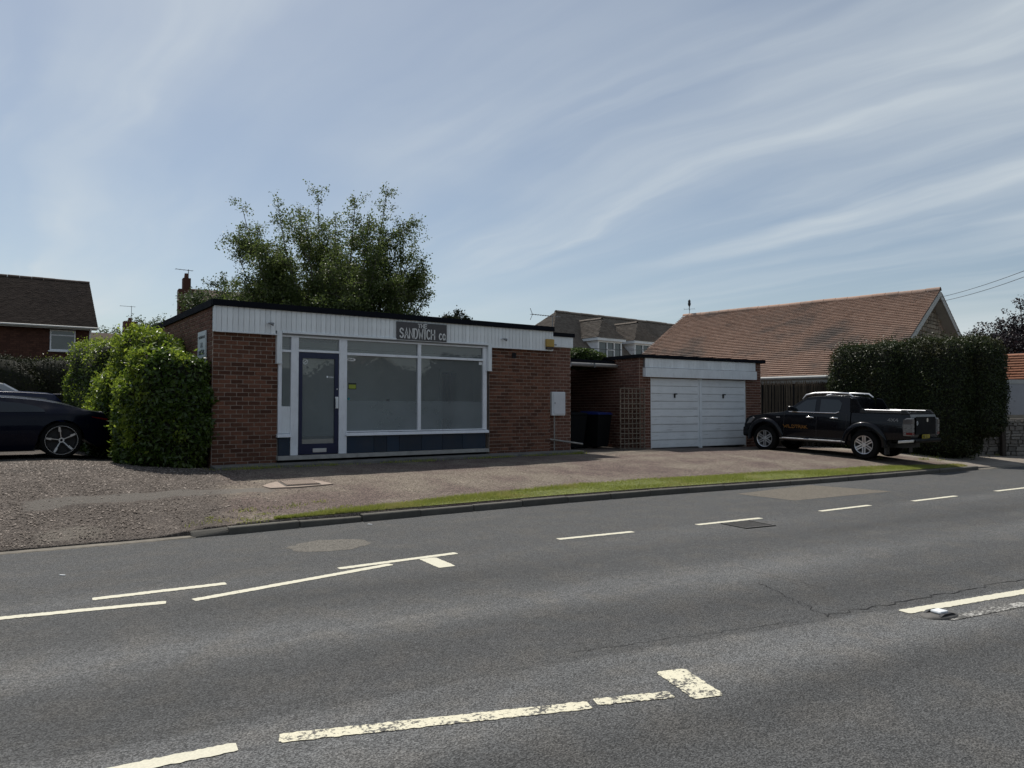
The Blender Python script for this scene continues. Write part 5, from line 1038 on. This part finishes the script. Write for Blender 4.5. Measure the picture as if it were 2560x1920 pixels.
# ------------------------------------------------------------------ vehicles (local: x forward, y left, z up, origin under the rear axle)
def arcpts(cx, cz, r, a0, a1, n=14): return [(cx + r * math.cos(R(a0 + (a1 - a0) * i / n)), cz + r * math.sin(R(a0 + (a1 - a0) * i / n))) for i in range(n + 1)]
def cut(poly, xc, zc):
    b = bmesh.new(); b.faces.new([b.verts.new((p[0], 0, p[1])) for p in poly]); b.normal_update()
    for ax, vals in ((0, xc), (2, zc)):
        for t in vals:
            no = Vector((1, 0, 0)) if ax == 0 else Vector((0, 0, 1)); bmesh.ops.bisect_plane(b, geom=b.verts[:] + b.edges[:] + b.faces[:], plane_co=no * t, plane_no=no)
    bmesh.ops.remove_doubles(b, verts=b.verts[:], dist=1e-4); b.verts.index_update()
    return b
def hull(poly, wf, xc, zc, crown=lambda x, z: 0.0):
    b = cut(poly, xc, zc); n = len(b.verts); co = [(v.co.x, v.co.z) for v in b.verts]; mb = MB()
    mb.v = [(x, wf(x, z), z) for x, z in co] + [(x, -wf(x, z), z) for x, z in co]
    for f in b.faces:
        i = [v.index for v in f.verts]; mb.f.append(tuple(i)); mb.f.append(tuple(k + n for k in reversed(i)))
    FR = [.9, .62, .3, 0, -.3, -.62, -.9]; mid = {}
    def mids(k):
        if k not in mid:
            x, z = co[k]; w = wf(x, z); mid[k] = [k]
            for t in FR: mb.v.append((x, w * t, z + crown(x, z) * (1 - t * t))); mid[k].append(len(mb.v) - 1)
            mid[k].append(k + n)
        return mid[k]
    for e in b.edges:
        if len(e.link_faces) == 1:
            a, c = mids(e.verts[0].index), mids(e.verts[1].index)
            for t in range(len(FR) + 1): mb.f.append((a[t], c[t], c[t+1], a[t+1]))
    b.free(); return mb
def skin(poly, wf, off, s=1, step=.1):
    xs_, zs_ = [p[0] for p in poly], [p[1] for p in poly]; b = cut(poly, np.arange(min(xs_) + step, max(xs_), step), np.arange(min(zs_) + step, max(zs_), step)); mb = MB()
    mb.v = [(v.co.x, s * (wf(v.co.x, v.co.z) + off), v.co.z) for v in b.verts]; mb.f = [tuple(v.index for v in f.verts) for f in b.faces]; b.free(); return mb
def carpaint(name, c, coat=.45):
    m = NT(name); p = m.n('ShaderNodeBsdfPrincipled'); p.inputs['Base Color'].default_value = (*c, 1); p.inputs['Metallic'].default_value = .0; p.inputs['Roughness'].default_value = .35
    m.setin(p.inputs['Roughness'], m.ramp(m.noise(3, 4), .3, .7, .22, .36)); p.inputs['Coat Weight'].default_value = coat; p.inputs['Coat Roughness'].default_value = .04; p.inputs['Specular IOR Level'].default_value = .1
    m.l(p.outputs[0], m.out.inputs[0]); return m.m
M['black_car'] = carpaint('black_car_paint', (.003, .0035, .006)); M['blue_car'] = carpaint('dark_blue_car_paint', (.002, .0035, .012), .18); M['blue_car2'] = carpaint('royal_blue_car_paint', (.005, .010, .045)); M['silver_car'] = carpaint('silver_car_paint', (.35, .36, .37))
M['car_glass'] = paint('dark_car_glass', (.006, .009, .011), .03, .1, 2, spec=.7)
M['red_lens'] = paint('red_lens', (.14, .006, .008), .15); M['clear_lens'] = paint('clear_lens', (.17, .165, .165), .2, .15, 20); M['grey_lens'] = paint('smoked_lens', (.10, .09, .09), .15)
M['black_satin'] = paint('black_satin_paint', (.004, .0045, .006), .55, .1, 4, spec=.08); M['lamp_shell'] = paint('lamp_surround', (.20, .20, .205), .25, .05, metal=.6); M['orange'] = paint('orange_decal', (.26, .11, .012), .5); M['decal_grey'] = paint('grey_decal', (.10, .105, .11), .5); M['plate'] = paint('yellow_plate', (.50, .38, .02), .5)

def wheel(parent, x, y, z, rt, rr, wd, side, style, name='wheel'):
    w = empty(name, (x, y, z), 0 if side < 0 else math.pi, parent=parent)          # outer face towards -y of the wheel
    h = wd / 2
    MB().lathe([(rr * .96, h * .8), (rr, h), (rt * .93, h), (rt, h * .72), (rt, -h * .72), (rt * .93, -h), (rr * 1.01, -h), (rr * .96, -h * .8)], 40).build('tyre', M['rubber'], w, smooth=35)
    rim = MB(); rim.lathe([(rr * 1.0, -h * .98), (rr * .985, -h * 1.02), (rr * .93, -h * .96), (rr * .90, -h * .5), (rr * .88, h * .3)], 40)
    ro = rim.build('rim', M['silver'] if style == 'twin' else M['rim_dark'], w, smooth=40)
    MB().lathe([(0, -h * .1), (rr * .9, -h * .1)], 24).build('brake_shadow', M['plastic'], w, fix=False)
    def spoke(a, off, r0, r1, w0, w1, d0, d1):
        c, s = math.cos(a), math.sin(a); v = []
        for r_, ww, dd in ((r0, w0, d0), (r1, w1, d1)):
            for t, e in ((-1, 0), (1, 0), (1, .025), (-1, .025)):
                px_, pz_ = r_, off + t * ww; v.append((px_ * c - pz_ * s, dd + e, px_ * s + pz_ * c))
        return v, [(0, 1, 5, 4), (1, 2, 6, 5), (2, 3, 7, 6), (3, 0, 4, 7), (0, 3, 2, 1), (4, 5, 6, 7)]
    if style == 'twin':
        sp = MB()
        for i in range(6):
            for o in (-1, 1): sp.add(*spoke(i * math.pi / 3 + .52, o * rr * .115, rr * .12, rr * .93, rr * .055, rr * .075, -h * .80, -h * .93))
        sp.lathe([(0, -h * .88), (rr * .22, -h * .86), (rr * .25, -h * .75)], 20); sp.build('spokes', M['silver'], w, fix=False)
    else:
        sp = MB()
        for i in range(5): sp.add(*spoke(i * math.pi * .4 + .45, 0, rr * .1, rr * .95, rr * .10, rr * .13, -h * .62, -h * .85))
        sp.build('spokes', M['rim_dark'], w, fix=False); fc = MB()
        for i in range(5):
            a = i * math.pi * .4 + .45; fc.add(*spoke(a, 0, rr * .12, rr * .60, rr * .028, rr * .03, -h * .74, -h * .86)); fc.add(*spoke(a, rr * .02, rr * .60, rr * .95, rr * .075, rr * .055, -h * .87, -h * .92))
        fc.lathe([(rr * .09, -h * .80), (rr * .17, -h * .80), (rr * .18, -h * .7)], 20); fc.lathe([(rr * .975, -h * 1.03), (rr * .995, -h * 1.03)], 40); fc.build('spoke_faces', M['silver'], w, fix=False)
    return w
M['rim_dark'] = paint('dark_alloy', (.02, .02, .022), .35, .1, metal=.5)

# --- black pickup
tk = empty('pickup_truck', (18.72 + .85, 10.359 - .02, .285), R(93.84)); tk.scale = (.955,) * 3; tk.rotation_euler = (0, R(-1.6), R(93.84))
tag(tk, 'black double-cab pickup truck with silver roof rails parked beside the hedge', 'pickup truck')
def wt_(x, z):
    w = .865 - .055 * ((z - .78) / .42) ** 2 if z < 1.2 else .815 - (z - 1.2) * .27
    if x > 2.9: w -= .10 * ((x - 2.9) / .86) ** 2
    return w
cab = [(3.70, .40), (3.77, .60), (3.76, .80), (3.70, .95), (3.60, 1.03), (3.40, 1.08), (2.90, 1.155), (2.46, 1.20), (2.30, 1.26), (1.98, 1.50), (1.72, 1.645), (1.50, 1.685), (1.1, 1.70), (.70, 1.69), (.48, 1.665), (.43, 1.60), (.40, 1.22), (.40, .45), (2.50, .45)] + arcpts(3.0, .40, .48, 175, 5) + [(3.52, .40)]
crown_t = lambda x, z: .035 if (x > 2.4 and z > 1.0) else (.03 if z > 1.6 else 0)
hull(cab, wt_, np.arange(.6, 3.8, .2), (.55, .68, .8, .92, 1.04, 1.13, 1.2, 1.24, 1.35, 1.5, 1.62), crown_t).build('cab', M['black_car'], tk, smooth=38, bevel=.03, seg=3)
bed = [(.37, 1.25), (-1.16, 1.25), (-1.20, 1.15), (-1.225, .70), (-1.20, .60), (-.62, .56)] + arcpts(0, .40, .48, 160, 8) + [(.5 - .02, .46), (.37, .46)][1:]
hull(bed, wt_, np.arange(-1.1, .4, .2), (.6, .7, .8, .92, 1.04, 1.13, 1.2)).build('load_bed', M['black_car'], tk, smooth=38, bevel=.03, seg=3)
MB().box(-1.15, .36, -.70, .70, 1.245, 1.285).build('load_cover', M['black_satin'], tk, bevel=.02)
MB().box(-.9, 3.5, -.5, .5, .34, .46).build('chassis', M['plastic'], tk)
for ax in (0.0, 3.0):
    MB().box(ax - .42, ax + .42, -.60, .60, .40, .86).build('wheel_well', M['plastic'], tk)
for s in (1, -1):
    for ax in (0.0, 3.0):
        fl = MB(); n = 18; prof = lambda a, r: (ax + r * math.cos(a), .40 + r * math.sin(a))
        vv = []
        for i in range(n + 1):
            a = R(-6 + 192 * i / n); 
            for r_, o in ((.475, .012), (.49, .055), (.57, .062), (.615, .03), (.62, -.01)):
                x, z = prof(a, r_); vv.append((x, s * (wt_(x, min(max(z, .5), 1.15)) + o), z))
        fl.add(vv, [(i*5+k, i*5+5+k, i*5+6+k, i*5+1+k) for i in range(n) for k in range(4)]); fl.build('wheel_flare', M['black_car'], tk, smooth=50)
        wheel(tk, ax, s * .755, .385, .385, .255, .25, -1 if s < 0 else 1, 'twin')
    tnt = .018
    MB().add(*(lambda m: (m.v, m.f))(skin([(2.19, 1.235), (1.96, 1.42), (1.76, 1.565), (1.50, 1.60), (1.44, 1.60), (1.44, 1.235)], wt_, .006, s))).build('front_window', M['car_glass'], tk, smooth=60)
    MB().add(*(lambda m: (m.v, m.f))(skin([(1.30, 1.235), (1.30, 1.61), (.78, 1.60), (.68, 1.50), (.70, 1.32), (.78, 1.235)], wt_, .006, s))).build('rear_window', M['car_glass'], tk, smooth=60)
    ch = MB(); pth = [(2.24, 1.222), (1.6, 1.222), (.82, 1.222), (.72, 1.26)]; ch.tube([(x, s * (wt_(x, 1.21) + .012), z) for x, z in pth], .011, 6); ch.build('waist_trim', M['chrome'], tk)
    for x0 in (1.37, 2.38, .50):                       # door shut lines
        zz = [.50, .7, .9, 1.1, 1.2]; MB().tube([(x0, s * (wt_(x0, z) - .001), z) for z in zz], .006, 5).build('door_gap', M['plastic'], tk)
    for x0 in (1.58, .86):
        hd = MB().tube([(x0 + .11, s * (wt_(x0, 1.08) + .005), 1.075), (x0 + .07, s * (wt_(x0, 1.08) + .04), 1.085), (x0 - .07, s * (wt_(x0, 1.08) + .04), 1.085), (x0 - .11, s * (wt_(x0, 1.08) + .005), 1.075)], .02, 8).build('door_handle', M['chrome'], tk, smooth=60)
    MB().box(2.50, 2.62, s * .865 - .008, s * .865 + .008, 1.035, 1.06).build('side_indicator', M['silver'], tk)
    mr = MB().box(2.06, 2.18, min(s * .84, s * 1.03), max(s * .84, s * 1.03), 1.25, 1.39).build('door_mirror', M['black_car'], tk, bevel=.04, seg=3)
    MB().tube([(2.45, s * .93, .41), (2.38, s * .93, .42), (.56, s * .93, .42), (.49, s * .93, .41)], .035, 8).build('side_step_tube', M['plastic'], tk, smooth=50)
    MB().box(.58, 2.36, s * .93 - .07, s * .93 + .07, .425, .462).build('side_step', M['silver'], tk, bevel=.01)
    rr_ = [(1.92, s * .60, 1.60), (1.80, s * .615, 1.72), (1.55, s * .62, 1.775), (1.0, s * .62, 1.79), (.55, s * .615, 1.775), (.42, s * .61, 1.68)]
    MB().tube(rr_, [.022, .03, .03, .03, .03, .02], 8).build('roof_rail', M['silver'], tk, smooth=60)
    # sail panel from roof to load bed
    sq = [(.42, 1.66), (.24, 1.64), (.04, 1.30), (.02, 1.26), (.42, 1.26)]
    MB().prism([(p[0], p[1]) for p in sq], s * .80 - .015 if s > 0 else -.815, s * .80 + .015 if s > 0 else -.785).build('sail_panel', M['black_car'], tk, bevel=.01)
    MB().tube([(.10, s * .78, 1.335), (-.95, s * .78, 1.335)], .022, 8).build('bed_rail', M['silver'], tk, smooth=60)
    MB().prism([(-.93, 1.25), (-.95, 1.365), (-1.05, 1.365), (-1.14, 1.28), (-1.14, 1.25)], min(s * .73, s * .83), max(s * .73, s * .83)).build('rail_end', M['plastic'], tk, bevel=.01); MB().prism([(.14, 1.25), (.12, 1.365), (.03, 1.365), (-.02, 1.25)], min(s * .73, s * .83), max(s * .73, s * .83)).build('rail_end', M['plastic'], tk, bevel=.01)
    # tail lamp
    tl = MB().prism([(-1.243, .68), (-1.02, .68), (-1.0, .95), (-1.03, 1.10), (-1.10, 1.155), (-1.243, 1.155)], min(s * .72, s * .872), max(s * .72, s * .872)).build('tail_lamp', M['lamp_shell'], tk, bevel=.02)
    for z0, z1, mm in ((.715, .775, 'red_lens'), (.79, .88, 'clear_lens'), (.895, .985, 'clear_lens'), (1.0, 1.11, 'grey_lens')):
        MB().box(-1.254, -1.04 + .02 * (z0 > .9), s * .75 if s > 0 else -.880, .880 if s > 0 else s * .75, z0, z1).build('lens', M[mm], tl)
    MB().box(-1.2535, -1.15, s * .882 - .002, s * .882 + .002, .72, .77).build('lens', M['red_lens'], tl) if s < 0 else MB().box(-1.10, -1.05, .8805, .884, .72, .77).build('lens', M['clear_lens'], tl)
    MB().prism([(3.66, .80), (3.55, .98), (3.42, 1.03), (3.36, .99), (3.50, .84)], min(s * .60, s * .835), max(s * .60, s * .835)).build('head_lamp', M['clear_lens'], tk, bevel=.02)
    MB().box(-.58, -.53, min(s * .62, s * .84), max(s * .62, s * .84), .16, .5).build('mud_flap', M['plastic'], tk)
MB().prism([(-1.20, .50), (-1.20, .62), (-1.31, .61), (-1.33, .56), (-1.30, .51)], -.84, .84).build('rear_bumper', M['black_satin'], tk, bevel=.015)
for s in (1, -1): MB().prism([(-.90, .48), (-1.29, .53), (-1.30, .60), (-.90, .55)], min(s * .80, s * .885), max(s * .80, s * .885)).build('bumper_side', M['silver'], tk, bevel=.01)
MB().box(-1.245, -1.232, -.63, .63, .72, 1.19).build('tailgate', M['black_satin'], tk, bevel=.005)
MB().lathe([(0, 0), (.055, 0)], 18, 'x').build('badge', M['chrome'], tk, loc=(-1.247, -.10, 1.10), fix=False)
MB().lathe([(0, 0), (.055, 0)], 20, 'x').build('country_sticker', M['white'], tk, loc=(-1.248, .55, 1.02), fix=False)
lettering('UK', .51, .99, .032, .055, .012, .011, .001, lambda x, z, d: (-1.2485 - d, 1.10 - x, z)).build('country_text', M['plastic'], tk, fix=False)
MB().box(-1.27, -1.255, -.19, .27, .615, .715).build('number_plate', M['plate'], tk)
lettering('H80 ULX', -.25, .635, .043, .062, .012, .012, .001, lambda x, z, d: (-1.271 - d, -x, z)).build('plate_text', M['plastic'], tk, fix=False)
lettering('WILDTRAK', 0, 0, .075, .085, .022, .013, .002, lambda x, z, d: (2.36 - x, wt_(2.36 - x, .75 + z) + .003 + d, .75 + z), slant=-.35).build('door_decal', M['orange'], tk, fix=False)
lettering('4X4', 0, 0, .075, .075, .022, .016, .002, lambda x, z, d: (-.62 - x, wt_(-.62, 1.05 + z) + .003 + d, 1.05 + z), slant=-.2).build('bed_decal', M['decal_grey'], tk, fix=False)
MB().quad((2.30, .74, 1.275), (2.30, -.74, 1.275), (1.76, -.62, 1.655), (1.76, .62, 1.655)).build('windscreen', M['car_glass'], tk, fix=False)
MB().box(3.70, 3.80, -.62, .62, .78, .93).build('grille', M['silver'], tk, bevel=.02)
for s in (1, -1): MB().box(3.45, 3.81, min(s * .3, s * .80), max(s * .3, s * .80), .42, .72).build('front_bumper', M['black_car'], tk, bevel=.06, seg=3)

# --- dark blue fastback saloon at the left edge
def ws_(x, z):
    w = .955 - .09 * ((z - .55) / .45) ** 2 if z < .86 else .905 - (z - .86) * .78 - .25 * max(0, .86 + .06 - z)
    w += .025 * math.exp(-((x) / .5) ** 2) * (z < .9)
    if x < -.1: w *= 1 - .30 * ((-.1 - x) / .78) ** 2
    if x > 2.6: w *= 1 - .22 * ((x - 2.6) / 1.3) ** 2
    return w
sal = [(-.62, .19), (-.80, .27), (-.865, .45), (-.85, .62), (-.80, .76), (-.735, .815), (-.73, .85), (-.58, .88), (-.435, .915), (-.28, .965), (-.10, 1.025), (.07, 1.08), (.25, 1.122), (.45, 1.158), (.75, 1.195), (1.0, 1.215), (1.3, 1.222), (1.6, 1.21), (1.9, 1.16), (2.2, 1.06), (2.55, .91), (2.75, .85), (3.1, .82), (3.45, .76), (3.7, .66), (3.84, .50), (3.85, .32), (3.70, .19)] + arcpts(2.85, .345, .385, 0, 180)[0:] + [(2.40, .17), (.45, .17)] + arcpts(0, .345, .385, 0, 180)
LO = lambda pts: [(x, z if z < .86 else .86 + (z - .86) * .83) for x, z in pts]
sal = LO(sal)
sc_ = lambda x, z: .05 if z > .95 else (.03 if z > .78 else 0)
def saloon(name, loc, rz, label, body, group, sc=1.0):
    t = empty(name, loc, rz); t.scale = (sc,) * 3; tag(t, label, 'car', group)
    hull(sal, ws_, np.arange(-.75, 3.9, .15), (.3, .42, .54, .66, .76, .83, .86, .89, .95, 1.02, 1.1, 1.16, 1.19), sc_).build('body', body, t, smooth=42, bevel=.02, seg=2)
    for s in (1, -1):
        m = skin(LO([(.28, .885), (.24, .91), (.42, 1.02), (.66, 1.085), (1.0, 1.125), (1.35, 1.13), (1.62, 1.11), (1.95, 1.02), (2.25, .88)]), ws_, .006, s); m.build('side_windows', M['car_glass'], t, smooth=60)
        for ax in (0, 2.85): wheel(t, ax, s * .845, .345, .345, .272, .22, s, 'star')
        m = skin([(-.79, .70), (-.50, .775), (-.50, .79), (-.79, .745)], ws_, .006, s); m.build('tail_lamp', M['red_lens'], t)
        MB().tube([(1.08, s * (ws_(1.08, z) - .001), z) for z in (.24, .4, .6, .75, .84)], .005, 5).build('door_gap', M['plastic'], t)
        MB().box(-.78, -.70, min(s * .62, s * .70), max(s * .62, s * .70), .56, .62).build('reflector', M['clear_lens'], t)
    MB().box(.42, 2.42, -.85, .85, .15, .22).build('underbody', M['plastic'], t)
    for ax in (0, 2.85): MB().box(ax - .34, ax + .34, -.72, .72, .2, .66).build('wheel_well', M['plastic'], t)
    MB().box(-.72, -.66, -.55, .55, .855, .885).build('spoiler', M['plastic'], t, bevel=.01)
    return t
saloon('saloon_car', (1.32, 16.33 + .955, .655), math.pi, 'dark blue fastback saloon parked at the left edge with five-spoke wheels', M['blue_car'], 'cars in the yard')
# --- estate car beyond it and a third car of which only the windscreen pillar shows
est = [(-.70, .25), (-.78, .45), (-.80, .80), (-.74, .95), (-.55, 1.22), (-.45, 1.32), (-.30, 1.35), (.3, 1.385), (1.0, 1.40), (1.5, 1.38), (1.8, 1.31), (2.3, 1.0), (2.5, .92), (3.0, .86), (3.3, .74), (3.42, .5), (3.40, .28), (3.25, .2)] + arcpts(2.6, .31, .36, 0, 180) + [(2.15, .2), (.42, .2)] + arcpts(0, .31, .36, 0, 180)
def we_(x, z):
    w = .88 - .07 * ((z - .6) / .4) ** 2 if z < .92 else .84 - (z - .92) * .38
    if x < -.2: w *= 1 - .12 * ((-.2 - x) / .6) ** 2
    if x > 2.5: w *= 1 - .15 * ((x - 2.5) / .9) ** 2
    return w
def estate(loc, rz, label, body, sc):
    t = empty('estate_car', loc, rz); t.scale = (sc,) * 3; tag(t, label, 'car', 'cars in the yard')
    hull(est, we_, np.arange(-.6, 3.4, .2), (.35, .5, .65, .8, .9, .95, 1.05, 1.15, 1.25, 1.32), lambda x, z: .04 if z > 1.25 else 0).build('body', body, t, smooth=42, bevel=.03, seg=2)
    for s in (1, -1):
        skin([(-.42, .98), (-.28, 1.25), (.3, 1.30), (1.0, 1.31), (1.6, 1.28), (2.15, .98)], we_, .006, s).build('side_windows', M['car_glass'], t, smooth=60)
        for ax in (0, 2.6): wheel(t, ax, s * .77, .31, .31, .22, .2, s, 'twin')
        MB().tube([(2.30, s * .72, 1.0), (1.80, s * .66, 1.31)], .03, 6).build('windscreen_pillar', M['silver'], t)
    MB().quad((2.30, .70, 1.02), (2.30, -.70, 1.02), (1.80, -.62, 1.325), (1.80, .62, 1.325)).build('windscreen', M['car_glass'], t, fix=False)
    for ax in (0, 2.6): MB().box(ax - .32, ax + .32, -.66, .66, .2, .62).build('wheel_well', M['plastic'], t)
    MB().box(-.60, -.42, -.6, .6, 1.31, 1.35).build('roof_spoiler', body, t, bevel=.015); MB().box(.4, 2.2, -.75, .75, .18, .25).build('underbody', M['plastic'], t)
estate((1.05, 21.0, .66), math.pi, 'royal blue estate car beyond the dark saloon, only its roof showing', M['blue_car2'], .95)
estate((-1.6, 24.2, .66), 0.0, 'car behind the blue estate with pale windscreen pillar at the left edge', M['silver_car'], 1.2)

# ------------------------------------------------------------------ small things on the ground
mh = empty('manhole_cover', (4.33, 11.98, float(gz(4.33, 11.98)) + .006), R(-3)); mh.rotation_euler = (R(4.2), R(0), R(-3)); tag(mh, 'pinkish ribbed manhole cover in cracked concrete on the forecourt', 'manhole cover')
M['rust'] = paint('rust_brown_iron', (.12, .085, .065), .9, .2, 20); M['pink'] = paint('pink_concrete', (.34, .27, .22), .9, .15, 12, .4, (.17, .13, .1), bump=.5)
cr = MB(); cr.prism([(-.52, -.27), (-.10, -.30), (.30, -.25), (.52, -.2), (.40, .15), (.2, .30), (-.3, .27), (-.45, .16), (-.60, -.05)], -.05, .012, 'z'); cr.build('concrete_surround', M['pink'], mh, bevel=.006)
MB().box(-.27, .31, -.215, .24, .0122, .020).build('cover_frame', M['iron'], mh); MB().box(-.25, .29, -.2, .22, .0202, .026).build('cover', M['rust'], mh)
for i in range(14): MB().box(-.235 + i * .038, -.213 + i * .038, -.185, .205, .0262, .034).build('rib', M['pink'], mh)
dg = empty('drain_grate', (8.62, 6.38, .003), R(-9)); tag(dg, 'cast iron drain grate beside the dashed edge line', 'drain grate')
MB().box(-.27, .27, -.24, .24, -.06, .002).build('frame', M['crack'], dg)
for a in ((-.27, .27, -.24, -.215), (-.27, .27, .215, .24), (-.27, -.245, -.214, .214), (.245, .27, -.214, .214)): MB().box(a[0], a[1], a[2], a[3], .0025, .012).build('rim', M['iron'], dg)
for i in range(9): MB().box(-.205 + i * .048, -.187 + i * .048, -.213, .213, .0025, .010).build('bar', M['iron'], dg)
rs_ = empty('road_stud', (6.06, 2.74, .0), R(-9)); tag(rs_, 'cat-eye road stud between the centre lines', 'road stud')
MB().lathe([(.17, .001), (.165, .012), (.12, .02), (0, .02)], 28, 'z').build('base', M['iron'], rs_, smooth=60); rs_.children[-1].scale = (1, .62, 1)
MB().box(-.05, .05, -.045, .045, .0201, .045).build('insert', M['white'], rs_, bevel=.012)
for s in (-1, 1): MB().prism([(-.09, .02), (.09, .02), (.05, .034), (-.05, .034)], min(s * .05, s * .075), max(s * .05, s * .075)).build('cheek', M['plastic'], rs_)
def litter(x, y, s, mat, label, cat): o = MB().box(-s, s, -s * .25, s * .25, 0, .006).build(cat.replace(' ', '_'), mat, None, loc=(x, y, float(gz(x, y)) + .004), rot=(0, 0, rnd.uniform(0, 3))); tag(o, label, cat)
litter(4.42, 9.44, .035, M['white'], 'tiny white scrap lying in the gutter by the sunken kerb stone', 'litter'); litter(.7, 8.3, .03, M['white'], 'tiny white scrap lying on the road at far left', 'litter')
